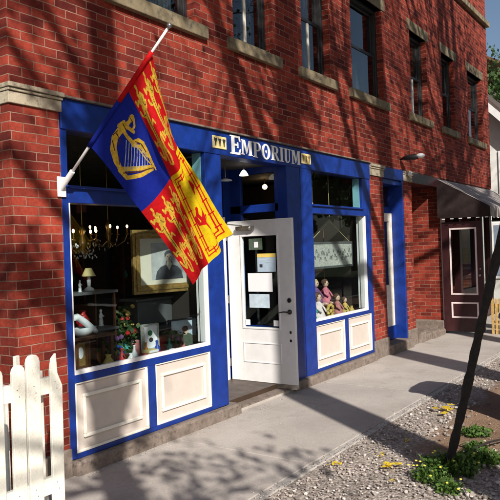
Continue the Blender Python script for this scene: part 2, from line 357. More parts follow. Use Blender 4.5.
# ------------------------------------------------------------------ the brick building
bld = thing('brick_building', (2.93, 0, GZ), 'two-storey red brick corner building with blue shopfront and stone window sills', 'building')
def wall_grid(m, x0, x1, z0, z1, ops, y0, y1):
    xs = sorted({x0, x1, *[o[0] for o in ops], *[o[1] for o in ops]}); zs = sorted({z0, z1, *[o[2] for o in ops], *[o[3] for o in ops]})
    def hole(x, z): return any(o[0] < x < o[1] and o[2] < z < o[3] for o in ops)
    for xa, xb in zip(xs, xs[1:]):
        for za, zb in zip(zs, zs[1:]):
            if hole((xa+xb)/2, (za+zb)/2): continue
            m.quad((xa, y0, za), (xb, y0, za), (xb, y0, zb), (xa, y0, zb)); m.quad((xa, y1, za), (xb, y1, za), (xb, y1, zb), (xa, y1, zb))
    for o in ops:
        for xx in (o[0], o[1]): m.quad((xx, y0, o[2]), (xx, y1, o[2]), (xx, y1, o[3]), (xx, y0, o[3]))
        for zz in (o[2], o[3]):
            m.quad((o[0], y0, zz), (o[1], y0, zz), (o[1], y1, zz), (o[0], y1, zz))
WIN = [(4.02, 5.14, 3.93, 5.42), (5.80, 6.60, 3.93, 5.42), (7.30, 8.08, 3.93, 5.42), (8.76, 9.92, 3.93, 5.42), (11.14, 11.98, 3.93, 5.42), (12.86, 13.66, 3.93, 5.42), (14.62, 15.72, 3.93, 5.42)]
BX0, BX1, TOP = 2.93, 16.3, 8.6
m = MB()
wall_grid(m, BX0, BX1, 2.885, TOP, WIN, 0, .24)
m.quad((BX0, 0, 2.885), (BX1, 0, 2.885), (BX1, .24, 2.885), (BX0, .24, 2.885))
m.quad((BX0, 0, TOP), (BX1, 0, TOP), (BX1, .24, TOP), (BX0, .24, TOP))
m.build('front_wall', 'brick', bld)
m = MB(); m.box(BX0, BX0+.24, .0005, 9, 2.885, TOP-.001); m.box(BX0, BX0+.24, .46, 9, GZ-.15, 2.885); m.build('side_wall', 'brick', bld)
MB().box(BX1-.24, BX1-.0005, .241, 9, GZ-.15, TOP-.001).build('side_wall', 'brick', bld)
MB().box(BX0+.24, BX1-.24, 8.76, 9, GZ-.15, TOP-.001).build('back_wall', 'brick', bld)
MB().box(BX0+.24, BX1-.24, .24, 8.76, TOP-.3, TOP-.1).build('roof', 'shingle', bld)
MB().box(BX0+.24, BX1-.24, .24, 8.76, 2.9, 3.05).build('upper_floor', 'int_floor', bld)
# piers
def pier(x0, x1, z0=GZ+.24, z1=2.745, d=.46, yf=0):
    return MB().box(x0, x1, yf, d, z0, z1).build('brick_pier', 'brick', bld)
pier(2.93, 3.385, GZ-.15, 2.765); pier(9.235, 9.745, .16, 2.70); pier(10.62, 10.985, .16, 2.70)
MB().box(3.05, 3.39, -.022, .3, GZ-.1, .10).build('pier_base_stone', 'base', bld, .012)
# return wall of the dark doorway and brick beside the second shop
MB().box(12.47, 12.70, 0, 1.6, .02, 2.885).build('brick_pier', 'brick', bld)
for x0, x1 in ((9.20, 9.76), (10.60, 11.0)):
    MB().box(x0, x1, -.03, .3, GZ-.1, .16).build('pier_base_stone', 'base', bld, .014)
MB().box(12.40, 12.72, -.03, .6, GZ-.1, .13).build('pier_base_stone', 'base', bld, .02)
# stone capitals: moulded, three steps
def cap(x0, x1, z0, z1, l=0):
    m = MB(); h = z1-z0
    m.box(x0-l, x1, -.02, .35, z0, z0+h*.58); m.box(x0-l*1.6, x1+.006, -.034, .352, z0+h*.60, z0+h*.74); m.box(x0-l*2.2, x1+.012, -.05, .354, z0+h*.76, z1-.002)
    return m.build('stone_capital', 'capstone', bld, .004)
cap(2.93, 3.40, 2.765, 2.915, .012); cap(9.23, 9.75, 2.705, 2.884); cap(10.60, 11.0, 2.705, 2.884)
# string course and parapet
MB().box(BX0-.02, BX1+.03, -.09, -.001, 6.80, 6.92).build('string_course', 'stone', bld, .01)
MB().box(BX0-.02, BX1+.04, -.14, -.001, TOP-.35, TOP).build('cornice', 'stone', bld, .01)
# upper windows
sills = [(3.9, 5.29), (5.67, 6.73), (7.19, 8.20), (8.63, 10.07), (11.02, 12.14), (12.76, 13.82), (14.50, 15.86)]
for i, ((x0, x1, z0, z1), (s0, s1)) in enumerate(zip(WIN, sills)):
    MB().box(s0, s1, -.055, .11, 3.80, 3.93).build('window_sill', 'stone', bld, .008)
    MB().box(s0+.02, s1-.02, -.012, .11, 5.42, 5.61).build('window_lintel', 'stone', bld, .008)
    Yf = .12
    fr = MB()
    fr.box(x0, x0+.06, Yf-.02, Yf+.07, z0, z1).box(x1-.06, x1, Yf-.02, Yf+.07, z0, z1).box(x0+.06, x1-.06, Yf-.02, Yf+.07, z1-.06, z1).box(x0+.06, x1-.06, Yf-.02, Yf+.07, z0, z0+.05)
    w = fr.build('window', 'dark_frame', bld, .004)
    zm = (z0+z1)/2+.02
    def sash(za, zb, yy):
        s = MB(); s.box(x0+.06, x0+.105, yy, yy+.03, za, zb).box(x1-.105, x1-.06, yy, yy+.03, za, zb).box(x0+.105, x1-.105, yy, yy+.03, za, za+.05).box(x0+.105, x1-.105, yy, yy+.03, zb-.045, zb)
        s.build('sash', 'dark_frame', w, .003)
        MB().box(x0+.105, x1-.105, yy+.012, yy+.018, za+.05, zb-.045).build('pane', 'glass_up', w)
    sash(z0+.05, zm, Yf); sash(zm-.03, z1-.06, Yf+.035)
    # curtains gathered inside, parted near the middle
    m = MB(); n = 46; gap = (x0+x1)/2+.02
    def drape(xa, xb, z0_, z1_, yc):
        k = 40; pr = []
        for q in range(k+1):
            x = xa+(xb-xa)*q/k; y = yc+.018*math.sin(q*1.35)+.006*math.sin(q*.37)
            pr.append((m.bm.verts.new((x, y, z0_)), m.bm.verts.new((x, y, z1_))))
        for A, B in zip(pr, pr[1:]): m.bm.faces.new((A[0], B[0], B[1], A[1]))
    drape(x0+.02, gap-.05, z0, z1, .30)
    if i in (3,): drape(gap-.05, x1-.02, z0, zm, .30)
    else: drape(gap+.05, x1-.02, z0, z1, .30)
    m.build('curtain', 'curtain', w)
    if i in (1, 2, 4):
        MB().box(gap-.035, gap+.01, Yf+.005, Yf+.03, z0+.1, zm-.05).build('gap_glint', 'white_old', w)  # pale strip standing in for the bright curtain gap and its reflection
# ---- blue shopfront
sf = MB()
ZB = 2.605
sf.box(3.39, 9.228, -.015, .17, ZB+.03, 2.882)              # fascia board
sf.build('fascia', 'blue', bld, .006)
m = MB(); m.box(3.36, 9.24, -.045, .02, 2.884, 2.90); m.build('fascia_cap', 'base', bld)
sfm = MB()
YF, YB = -.002, .13
# left bay frame
sfm.box(3.386, 3.452, YF, YB, 0, ZB+.03); sfm.box(5.205, 5.478, YF-.004, YB, 0, ZB+.03)
sfm.box(3.452, 5.205, YF, YB, 2.05, 2.19); sfm.box(3.452, 5.205, YF-.03, YB, 2.165, 2.188)
sfm.box(3.452, 5.205, YF, YB, .60, .665); sfm.box(3.452, 5.205, YF, YB, -.005, .035); sfm.box(4.29, 4.385, YF, YB, .035, .60)
sfm.build('bay_frame', 'blue', bld, .004)
sfm = MB()
sfm.box(6.80, 7.12, YF-.004, YB, -.01, ZB+.03); sfm.box(7.128, 7.415, YF-.008, YB, -.01, ZB+.03)
sfm.box(7.415, 8.96, YF, YB, 2.07, 2.19); sfm.box(7.415, 8.96, YF-.03, YB, 2.165, 2.188)
sfm.box(7.415, 9.08, YF, YB, .60, .655); sfm.box(7.415, 9.17, YF, YB, -.005, .035); sfm.box(8.26, 8.365, YF, YB, .035, .60)
sfm.box(9.16, 9.232, YF-.003, YB, -.005, ZB+.03); sfm.box(8.96, 9.16, YF, YB, 2.068, ZB+.03)
sfm.box(9.05, 9.16, YF-.001, YB, .60, 2.068)
sfm.build('bay_frame', 'blue', bld, .004)
# stone footing below the frame
for x0, x1 in ((3.40, 5.62), (6.79, 9.20)):
    MB().box(x0, x1, -.07, .2, GZ-.1, -.008).build('footing_stone', 'base', bld, .02)
# glass panes of the bays
def pane(x0, x1, z0, z1, white=True, teal=False, mat='glass'):
    g = MB().box(x0, x1, .035, .041, z0, z1).build('shop_window', mat, bld)
    t = .03
    if white:
        w = MB(); w.box(x0, x1, .0, .034, z0-.03, z0+.004).box(x1-.03, x1+.001, .001, .10, z0+.004, z1).box(x0-.001, x0+.012, .001, .034, z0+.004, z1)
        w.build('inner_bead', 'white', g)
    r = MB(); r.box(x1-.012, x1+.002, .045, .15, z0, z1)
    r.build('inner_reveal', 'teal_white' if teal else 'white', g)
    return g
pane(3.454, 5.203, .695, 2.048); pane(3.454, 5.203, 2.192, ZB+.028, False, True)
pane(7.417, 9.048, .685, 2.068); pane(7.417, 8.958, 2.192, ZB+.028, False, True)
# panels with raised mouldings
def panel(x0, x1):
    z0, z1 = .035, .60
    p = MB().box(x0, x1, .022, .06, z0, z1).build('panel', 'cream', bld)
    m = MB(); m.box(x0, x1, .004, .022, z0, z0+.022).box(x0, x1, .004, .022, z1-.014, z1).box(x0, x0+.022, .004, .022, z0+.022, z1-.014).box(x1-.03, x1, .004, .022, z0+.022, z1-.014)
    a, t = .085, .028
    xa, xb, za, zb = x0+a, x1-a, z0+.11, z1-.10
    m.box(xa, xb, .0, .022, za, za+t).box(xa, xb, .0, .022, zb-t, zb).box(xa, xa+t, .0, .0215, za+t, zb-t).box(xb-t, xb, .0, .0215, za+t, zb-t)
    m.build('moulding', 'cream_trim', p, .006)
for x0, x1 in ((3.452, 4.29), (4.385, 5.205), (7.415, 8.26), (8.365, 9.16)): panel(x0, x1)
# entrance recess: left return, back wall with frame, soffit, right return with windows
m = MB(); m.box(5.41, 5.475, .131, .93, GZ, ZB+.03); m.build('recess_side', 'blue', bld, .003)
m = MB(); m.box(5.46, 5.56, .86, .95, GZ, 2.70).box(5.56, 6.50, .86, .95, 2.05, 2.17).box(6.66, 6.80, .86, .95, GZ, 2.70).box(5.56, 6.66, .86, .95, 2.6, 2.70)
m.build('door_surround', 'blue', bld, .003)
m = MB(); m.box(6.50, 6.64, .835, .95, GZ+.03, 2.05).box(5.56, 5.62, .84, .95, GZ+.03, 2.05); m.build('door_jamb', 'white', bld, .003)
MB().box(5.56, 6.66, .90, .906, 2.17, 2.6).build('recess_transom', 'glass', bld)
MB().box(5.44, 6.82, .172, .95, 2.66, 2.72).build('recess_ceiling', 'int_ceiling', bld)
MB().box(5.47, 6.81, -.01, .86, GZ+.031, GZ+.045).build('threshold', 'base', bld)
m = MB(); m.box(6.80, 6.86, .131, .95, 2.09, 2.19).box(6.80, 6.86, .131, .95, -.1, .66).box(6.80, 6.86, .131, .18, .66, 2.66).box(6.80, 6.86, .70, .95, .66, 2.66).box(6.80, 6.86, .18, .70, 2.58, 2.66)
m.build('recess_side', 'blue', bld, .003)
MB().box(6.825, 6.831, .18, .70, 2.19, 2.58).build('side_window', 'glass', bld); MB().box(6.825, 6.831, .18, .70, .66, 2.09).build('side_window', 'glass', bld)
# opened white door, hinged on the far jamb, leaf standing out to the pavement
dr = MB(); XD = 6.655; y0, y1 = -.14, .82; zb, zt = -.045, 1.99
gy0, gy1, gz0, gz1 = .08, .60, .66, 1.79
dr.box(XD, XD+.045, y0, gy0, zb, zt).box(XD, XD+.045, gy1, y1, zb, zt).box(XD, XD+.045, gy0, gy1, gz1, zt).box(XD, XD+.045, gy0, gy1, zb, gz0)
door = dr.build('door', 'white', bld, .003)
tag(door, 'white half-glazed door standing open to the pavement')
MB().box(XD+.018, XD+.024, gy0, gy1, gz0, gz1).build('door_glass', 'glass', door)
m = MB(); t = .022
m.box(XD-.008, XD, gy0-t, gy1+t, gz0-t, gz0).box(XD-.008, XD, gy0-t, gy1+t, gz1, gz1+t).box(XD-.008, XD, gy0-t, gy0, gz0, gz1).box(XD-.008, XD, gy1, gy1+t, gz0, gz1)
py0, py1, pz0, pz1 = .06, .62, .22, .47
m.box(XD-.007, XD, py0, py1, pz0, pz0+.014).box(XD-.007, XD, py0, py1, pz1-.014, pz1).box(XD-.007, XD, py0, py0+.014, pz0+.014, pz1-.014).box(XD-.007, XD, py1-.014, py1, pz0+.014, pz1-.014)
m.build('door_moulding', 'white', door, .002)
MB().box(XD-.004, XD+.049, y0-.001, y1, zb-.025, zb+.03).build('door_sweep', 'steel', door)
def rod(m, *p, r=.008): m.tube(p, r, 8); return m
m = MB(); m.lathe([(.028, 0), (.028, .012), (.02, .016)], n=14)
for v in m.bm.verts: v.co = Vector((XD-v.co.z, -.075+v.co.x, 1.0+v.co.y))
m.build('deadbolt', 'black', door, smooth=False)
m = MB(); m.lathe([(.03, 0), (.03, .01), (.018, .014), (.012, .05)], n=14)
for v in m.bm.verts: v.co = Vector((XD-v.co.z, -.075+v.co.x, .86+v.co.y))
m.tube([(XD-.05, -.075, .86), (XD-.055, -.02, .865), (XD-.05, .04, .855), (XD-.045, .05, .85)], [.01, .009, .008, .006], 8)
m.build('door_handle', 'black', door, smooth=True)
for zz in (.60, .50): BX('latch_plate', 'black', door, XD-.006, XD, -.09, -.065, zz, zz+.03)
m = MB(); m.box(XD-.05, XD, .40, .66, 1.86, 1.92); m.tube([(XD-.055, .42, 1.89), (XD-.045, .44, 1.89)], .026, 10)
m.build('door_closer', 'steel', door, .008)
m = MB(); m.tube([(XD-.05, .55, 1.925), (XD-.22, .72, 1.955), (XD-.42, .84, 1.99)], .008, 6); m.build('closer_arm', 'steel', door)
for zz in (.2, 1.0, 1.8): MB().tube([(XD-.004, .832, zz-.05), (XD-.004, .832, zz+.05)], .009, 8).build('hinge', 'steel', door)
# ---- second doorway, between the brick piers
m = MB(); m.box(9.747, 10.616, .22, .28, 2.16, 2.27).box(10.545, 10.60, .0, .28, .03, 2.70).box(9.747, 9.80, .02, .28, .03, 2.70).box(9.80, 10.545, .03, .30, 2.62, 2.70).box(9.747, 10.616, -.01, .3, 2.702, 2.882)
m.build('side_door_frame', 'blue', bld, .003)
MB().box(9.80, 10.545, .25, .256, 2.27, 2.62).build('side_door_transom', 'glass', bld)
m = MB(); m.box(9.80, 9.92, .20, .245, .03, 2.16).box(10.42, 10.545, .20, .245, .03, 2.16).box(9.92, 10.42, .20, .245, .03, .95).box(9.92, 10.42, .20, .245, 2.02, 2.16)
d2 = m.build('side_door', 'white_old', bld, .004); MB().box(9.92, 10.42, .22, .226, .95, 2.02).build('pane', 'glass', d2)
MB().box(9.80, 10.545, .19, .199, .03, .25).build('kick_plate', 'blue', d2)
MB().box(9.72, 10.64, -.10, .19, GZ-.08, .03).build('door_step', 'base', bld, .02)
# ---- dark third doorway with a plinth of rough stones
m = MB(); m.box(10.986, 12.468, 1.4, 1.6, .02, 2.885); m.build('porch_wall', 'brick', bld)
m = MB(); m.box(11.0, 12.46, -.02, 1.4, 2.70, 2.88); m.build('porch_ceiling', 'maroon', bld)
MB().box(10.99, 12.46, .10, 1.4, GZ-.1, .02).build('porch_floor', 'base', bld)
x = 11.02
for w in (.34, .28, .42, .30):
    MB().box(x, x+w-.01, -.06-random.uniform(0, .05), .10, GZ-.1, GZ+random.uniform(.09, .2)).build('plinth_stone', 'base', bld, .03); x += w
MB().box(11.4, 12.2, 1.35, 1.40, .02, 2.05).build('porch_door', 'maroon', bld, .004)
# ---- second shop: maroon frame under the awning
m = MB(); m.box(12.71, 16.29, .02, .16, 2.25, 2.88).box(12.71, 12.80, .02, .16, GZ, 2.25).box(13.72, 13.86, .02, .16, GZ, 2.25).box(14.95, 15.05, .02, .16, GZ, 2.25).box(16.10, 16.29, .02, .16, GZ, 2.25).box(13.86, 14.95, .02, .16, GZ, .62).box(15.05, 16.10, .02, .16, GZ, .62)
m.build('maroon_shopfront', 'maroon', bld, .004)
for x0, x1 in ((13.86, 14.95), (15.05, 16.10)): MB().box(x0, x1, .09, .096, .62, 2.25).build('shop_window', 'glass', bld)
MB().box(12.475, 12.70, -.012, -.001, .0, 2.2).box(12.466, 12.4755, -.012, .0, .13, 2.2).build('door_casing', 'pink_trim', bld)
X2 = 12.40; y0, y1, zb, zt = -.80, -.04, -.07, 2.02; gy0, gy1, gz0, gz1 = -.68, -.20, .66, 1.87
m = MB(); m.box(X2, X2+.045, y0, gy0, zb, zt).box(X2, X2+.045, gy1, y1, zb, zt).box(X2, X2+.045, gy0, gy1, gz1, zt).box(X2, X2+.045, gy0, gy1, zb, gz0)
d3 = m.build('door', 'maroon', bld, .003); tag(d3, 'dark maroon glazed door with pale mouldings standing open under the awning')
MB().box(X2+.02, X2+.026, gy0, gy1, gz0, gz1).build('door_glass', 'glass', d3)
m = MB(); t = .03
for (a0, a1, b0, b1) in ((gy0, gy1, gz0, gz1), (gy0, gy1, .22, .46)):
    m.box(X2-.012, X2-.001, a0-t/2, a1+t/2, b0-t, b0).box(X2-.012, X2-.001, a0-t/2, a1+t/2, b1, b1+t).box(X2-.012, X2-.001, a0-t/2, a0+t/2, b0, b1).box(X2-.012, X2-.001, a1-t/2, a1+t/2, b0, b1)
m.build('door_moulding', 'pink_trim', d3, .002)
MB().ball((X2-.05, -.745, 1.0), .028).build('door_knob', 'steel', d3, smooth=True); MB().ball((X2-.01, -.745, 1.12), .02).build('deadbolt', 'steel', d3, smooth=True)
# shop interior shell
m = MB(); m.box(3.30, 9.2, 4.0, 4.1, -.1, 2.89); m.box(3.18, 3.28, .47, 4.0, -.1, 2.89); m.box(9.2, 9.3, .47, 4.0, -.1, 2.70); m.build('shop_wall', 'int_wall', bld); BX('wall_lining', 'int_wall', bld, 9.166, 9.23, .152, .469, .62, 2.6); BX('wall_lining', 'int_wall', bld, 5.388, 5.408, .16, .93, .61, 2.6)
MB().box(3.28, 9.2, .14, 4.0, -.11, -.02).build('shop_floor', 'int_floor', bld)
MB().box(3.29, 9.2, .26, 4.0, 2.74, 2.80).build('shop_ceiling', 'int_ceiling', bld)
MB().box(3.452, 5.40, .14, .95, .50, .60).build('display_floor', 'wood', bld, .004)
MB().box(6.87, 9.16, .14, .80, .50, .60).build('display_floor', 'wood', bld, .004)
m = MB(); m.box(12.75, 16.05, 2.5, 2.6, -.1, 2.89); m.build('shop_wall', 'int_wall', bld)
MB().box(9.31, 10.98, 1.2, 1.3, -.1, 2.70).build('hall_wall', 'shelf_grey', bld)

# ------------------------------------------------------------------ sign
sg = thing('shop_sign', (5.3, -.02, 2.62), 'white carved serif lettering reading EMPORIUM between two cream emblem plates on the blue fascia', 'sign')
lt = [None]; dep = [0]
def P_(poly):
    dep[0] += 1; d = -.021-.0005*(dep[0] % 7); lt[0].prism(poly, (d, -.0155))
def rect(x0, x1, z0, z1): P_([(x0, z0), (x1, z0), (x1, z1), (x0, z1)])
def letter(ch, x, z, w, h):
    sx = lambda u: x+u*w; sz = lambda v: z+v*h
    def rc(a, b, c, d): rect(sx(a), sx(b), sz(c), sz(d))
    def pl(*q): P_([(sx(u), sz(v)) for u, v in q])
    def ring(cx, cz, ro, ri, rzo, rzi, a0, a1, n=18):
        for k in range(n):
            t0 = a0+(a1-a0)*k/n; t1 = a0+(a1-a0)*(k+1)/n
            q = [(cx+ro*math.cos(t0), cz+rzo*math.sin(t0)), (cx+ro*math.cos(t1), cz+rzo*math.sin(t1)), (cx+ri*math.cos(t1), cz+rzi*math.sin(t1)), (cx+ri*math.cos(t0), cz+rzi*math.sin(t0))]
            d = -.021; lt[0].prism([(sx(u), sz(v)) for u, v in q], (d, -.0155))
    if ch == 'E':
        rc(.14, .42, 0, 1); pl((0, 1), (0, .93), (.14, .90), (.14, 1)); pl((0, 0), (.14, 0), (.14, .1), (0, .07))
        rc(.42, .95, .89, 1); pl((.8, .89), (.95, .89), (1, .70), (.93, .70)); rc(.42, .78, .46, .56); pl((.70, .36), (.80, .36), (.80, .66), (.70, .66)); rc(.42, .97, 0, .11); pl((.82, .11), (.97, .11), (1.05, .32), (.97, .32))
    if ch == 'M':
        rc(.08, .17, .05, 1); rc(.72, .92, .05, 1); pl((.0, .93), (.0, 1), (.30, 1), (.28, .93)); rc(0, .27, 0, .06); rc(.64, 1, 0, .06); pl((.70, .94), (.68, 1), (1, 1), (1, .94))
        pl((.12, 1), (.33, 1), (.54, .22), (.46, .08)); pl((.46, .08), (.53, .20), (.76, 1), (.70, 1))
    if ch == 'P':
        rc(.12, .38, .05, 1); rc(0, .52, 0, .06); pl((0, 1), (0, .94), (.12, .93), (.12, 1)); rc(.38, .58, .92, 1); rc(.38, .58, .42, .50); ring(.58, .71, .40, .16, .29, .21, -math.pi/2, math.pi/2)
    if ch == 'O':
        ring(.5, .5, .5, .25, .53, .43, 0, 2*math.pi, 30); pl((.5, .38), (.58, .5), (.5, .62), (.42, .5))
    if ch == 'R':
        rc(.12, .36, .05, 1); rc(0, .48, 0, .06); pl((0, 1), (0, .94), (.12, .93), (.12, 1)); rc(.36, .54, .92, 1); rc(.36, .54, .46, .54); ring(.54, .73, .36, .13, .27, .19, -math.pi/2, math.pi/2)
        pl((.45, .48), (.66, .48), (.98, .07), (1.06, .0), (.78, .0))
    if ch == 'I':
        rc(.26, .74, .05, .95); rc(.02, .98, 0, .06); rc(.02, .98, .94, 1)
    if ch == 'U':
        rc(.12, .36, .3, .95); rc(.0, .48, .94, 1); rc(.74, .83, .3, .95); rc(.62, .97, .94, 1); ring(.475, .3, .355, .265, .31, .22, math.pi, 2*math.pi); pl((.12, .3), (.36, .3), (.40, .12), (.20, .1))
xs_ = 5.66
for ch, w, h, dz in (('E', .195, .205, 0), ('M', .225, .165, .012), ('P', .165, .175, .004), ('O', .185, .170, .006), ('R', .185, .170, .008), ('I', .085, .170, .008), ('U', .165, .170, .006), ('M', .215, .170, .004)):
    lt[0] = MB(); letter(ch, xs_-.02, 2.665+dz, w*.96, h); xs_ += w*.96+.017; lt[0].build('letter', 'sign_white', sg)
for x0 in (5.33, 7.15):
    pl = MB().box(x0, x0+.235, -.026, -.0155, 2.695, 2.825).build('emblem_plate', 'creamplate', sg, .003)
    m = MB()
    for k in range(3):
        cx = x0+.045+k*.072; m.prism([(cx-.006, 2.72), (cx+.006, 2.72), (cx+.012, 2.76), (cx+.026, 2.785), (cx+.020, 2.805), (cx, 2.795), (cx-.020, 2.805), (cx-.026, 2.785), (cx-.012, 2.76)], (-.030, -.0265))
    m.build('emblem', 'ink' if x0 < 6 else 'gold', pl)

# ------------------------------------------------------------------ flagpole and flag
PB = Vector((3.37, -.03, 2.17)); PT = Vector((3.36, -1.2, 3.16))
fp = thing('flagpole', (3.37, 0, 2.17), 'thin white flagpole slanting up from a bracket on the blue frame', 'flagpole')
m = MB(); m.tube([PB, PB.lerp(PT, .3), PB.lerp(PT, .86), PT], [.012, .011, .010, .009], 10); m.build('pole', 'white', fp, smooth=True)
m = MB(); m.box(3.335, 3.415, -.022, -.008, 2.09, 2.25); m.tube([PB.lerp(PT, -.03), PB.lerp(PT, .11)], .022, 12); m.tube([(3.375, -.02, 2.2), (3.375, -.06, 2.2)], .018, 10); m.build('bracket', 'white', fp, .004)
m = MB(); m.ball(PT+Vector((0, -.01, .01)), .020); m.build('finial', 'steel', fp, smooth=True)
NU, NV = 440, 280
ctrl = np.array([[[3.3672, -.3635, 2.452], [3.77, -.50, 1.97], [4.22, -.60, 1.33]], [[3.3636, -.785, 2.8086], [3.81, -.78, 2.20], [4.19, -.80, 1.53]], [[3.3614, -1.036, 3.0214], [3.84, -.88, 2.46], [4.47, -.82, 1.76]]])
ctrl[1, 0] = (ctrl[0, 0]+ctrl[2, 0])/2*0+ctrl[1, 0]
U, V = np.meshgrid(np.linspace(0, 1, NU+1), np.linspace(0, 1, NV+1), indexing='ij')
def lag(t): return np.stack([(1-t)*(1-2*t), 4*t*(1-t), t*(2*t-1)], -1)
Pt = np.einsum('...j,...i,jic->...c', lag(V), lag(U), ctrl)
# keep the hoist on the pole
nrm = np.cross(np.gradient(Pt, axis=0), np.gradient(Pt, axis=1)); nrm /= np.linalg.norm(nrm, axis=-1, keepdims=True)+1e-9
en = np.clip(U*3, 0, 1)
fold = (.030*np.sin(9.5*V+2.4*U+.5)*en*(.35+.65*V) + .040*np.exp(-((V-.60-.06*U)/.10)**2)*en + .014*np.sin(23*V-3*U)*en*V + .018*np.sin(5*U+3*V)*en + .012*np.sin(15*U+4*V)*np.clip(V-.5, 0, 1)*en)
Pt = Pt+nrm*fold[..., None]*1.55
Pt[..., 0] += .012*np.sin(8*V)*U
me = bpy.data.meshes.new('flag')
vid = np.arange((NU+1)*(NV+1)).reshape(NU+1, NV+1)
faces = np.stack([vid[:-1, :-1], vid[1:, :-1], vid[1:, 1:], vid[:-1, 1:]], -1).reshape(-1, 4)
me.from_pydata(Pt.reshape(-1, 3).tolist(), [], faces.tolist())
for k in ('f_red', 'f_blue', 'f_yellow', 'f_gold', 'f_silver', 'f_dark'): me.materials.append(M[k])
uc = (np.arange(NU)+.5)/NU; vc = (np.arange(NV)+.5)/NV; UU, VV = np.meshgrid(uc, vc, indexing='ij')
idx = np.where(UU < .5, np.where(VV > .5, 0, 1), np.where(VV > .5, 2, 0))
LX, LY = 1.0, .56   # metric of one quarter is (.75 x .44); use unit quarter coords with aspect
def stroke(qu, qv, pts, w, mat, W=None):
    global idx
    a_ = (UU*2-qu)*1.72; b_ = VV*2-qv; inq = (UU*2 >= qu) & (UU*2 < qu+1) & (VV*2 >= qv) & (VV*2 < qv+1)
    best = np.full(UU.shape, 9.)
    n = len(pts); ws = W if W else [w]*n
    for i in range(n-1):
        p0 = np.array([pts[i][0]*1.72, pts[i][1]]); p1 = np.array([pts[i+1][0]*1.72, pts[i+1][1]]); d = p1-p0; L = (d@d)+1e-9
        t = np.clip(((a_-p0[0])*d[0]+(b_-p0[1])*d[1])/L, 0, 1)
        dist = np.hypot(a_-p0[0]-t*d[0], b_-p0[1]-t*d[1])-(ws[i]+(ws[i+1]-ws[i])*t); best = np.minimum(best, dist)
    idx = np.where(inq & (best < 0), mat, idx)
def lion(qu, qv, oy, sc=1.0):
    def s(pts, w, mat=3, W=None):
        stroke(qu, qv, [(.07+x*.86, oy+y*.29*sc) for x, y in pts], w*(1.35 if mat == 3 else 1), mat, [q*1.15 for q in W] if W else None)
    s([(.22, .52), (.34, .47), (.50, .44), (.64, .50), (.78, .52)], 0, 3, [.054, .046, .034, .036, .050])
    s([(.17, .66), (.13, .72), (.08, .66)], 0, 3, [.050, .046, .024]); s([(.19, .86), (.24, .76), (.26, .62)], .020)
    s([(.17, .45), (.12, .28), (.16, .08), (.10, .04)], 0, 3, [.026, .020, .016, .018]); s([(.27, .42), (.31, .24), (.28, .07), (.23, .03)], 0, 3, [.026, .020, .016, .018])
    s([(.14, .50), (.06, .44), (.02, .56), (-.02, .52)], 0, 3, [.024, .018, .016, .020])
    s([(.78, .45), (.87, .28), (.82, .10), (.76, .04)], 0, 3, [.040, .026, .017, .018]); s([(.70, .44), (.64, .24), (.68, .08), (.61, .03)], 0, 3, [.034, .022, .016, .018])
    s([(.83, .58), (.95, .56), (.97, .76), (.86, .86), (.74, .76), (.62, .80), (.58, .96), (.68, 1.0)], .015)
    s([(.44, .64), (.40, .80), (.46, .92)], .012)
    for q in ([(.26, .52), (.42, .47), (.60, .50)], [(.12, .72), (.15, .66)], [(.17, .60), (.22, .68), (.22, .78)], [(.74, .50), (.82, .42), (.82, .26)], [(.30, .40), (.30, .22)], [(.66, .38), (.66, .2)]): s(q, .007, 5)
for (qu, qv) in ((0, 1), (1, 0)):
    for oy in (.03, .355, .68): lion(qu, qv, oy)
# harp in the blue quarter
def hq(x, y): x -= 91; y -= 147; return ((59*x+35*y)/5214, (63*x-51*y)/5214)
def hs(pts, w, mat=3, W=None): stroke(0, 0, [hq(*q) for q in pts], w, mat, W)
hs([(121, 169), (116, 160), (112.5, 148), (113.5, 137), (119, 128), (125, 122)], 0, 3, [.035, .050, .062, .066, .070, .052])     # column and winged figure
hs([(124, 123), (128, 117)], 0, 3, [.04, .035]); hs([(129.5, 114), (130.5, 113)], .052); hs([(132, 112), (133, 120), (131, 124)], .022); hs([(126, 124), (132, 126)], .028); hs([(117, 125), (122, 120)], .030)
hs([(121, 127), (125, 133), (131, 137.5), (137, 132.5), (142, 134), (147, 141), (151, 148), (156, 155)], 0, 3, [.03, .028, .036, .036, .040, .036, .028, .016])  # neck
hs([(131, 140), (139, 138), (146, 145)], .026)
hs([(120, 168), (140, 160.5), (154, 152.5)], 0, 3, [.040, .036, .022]); hs([(127, 175), (141, 167), (152, 157)], 0, 3, [.036, .036, .026]); hs([(120, 169), (127, 175)], .036)
hs([(123.5, 171), (140, 163.8), (153, 154.8)], .010, 5)
hs([(134, 139), (139, 143), (145, 149), (150, 152)], .012)
for q in ([(111.5, 141), (114, 150)], [(115, 133), (119, 139), (117, 143)], [(118, 155), (119, 163)], [(128, 113), (131, 117)], [(121, 122), (124, 127)], [(112, 135), (116, 130)], [(134, 135), (140, 135), (145, 141)]): hs(q, .009, 5)
for k in range(9):
    x0_ = 124.5+k*2.75; yt = 135+max(0, k-1)*1.1+(2 if k < 4 else 0); yb = 167.5-k*1.35; hs([(x0_, yt), (x0_-.4, yb)], .0075, 4)
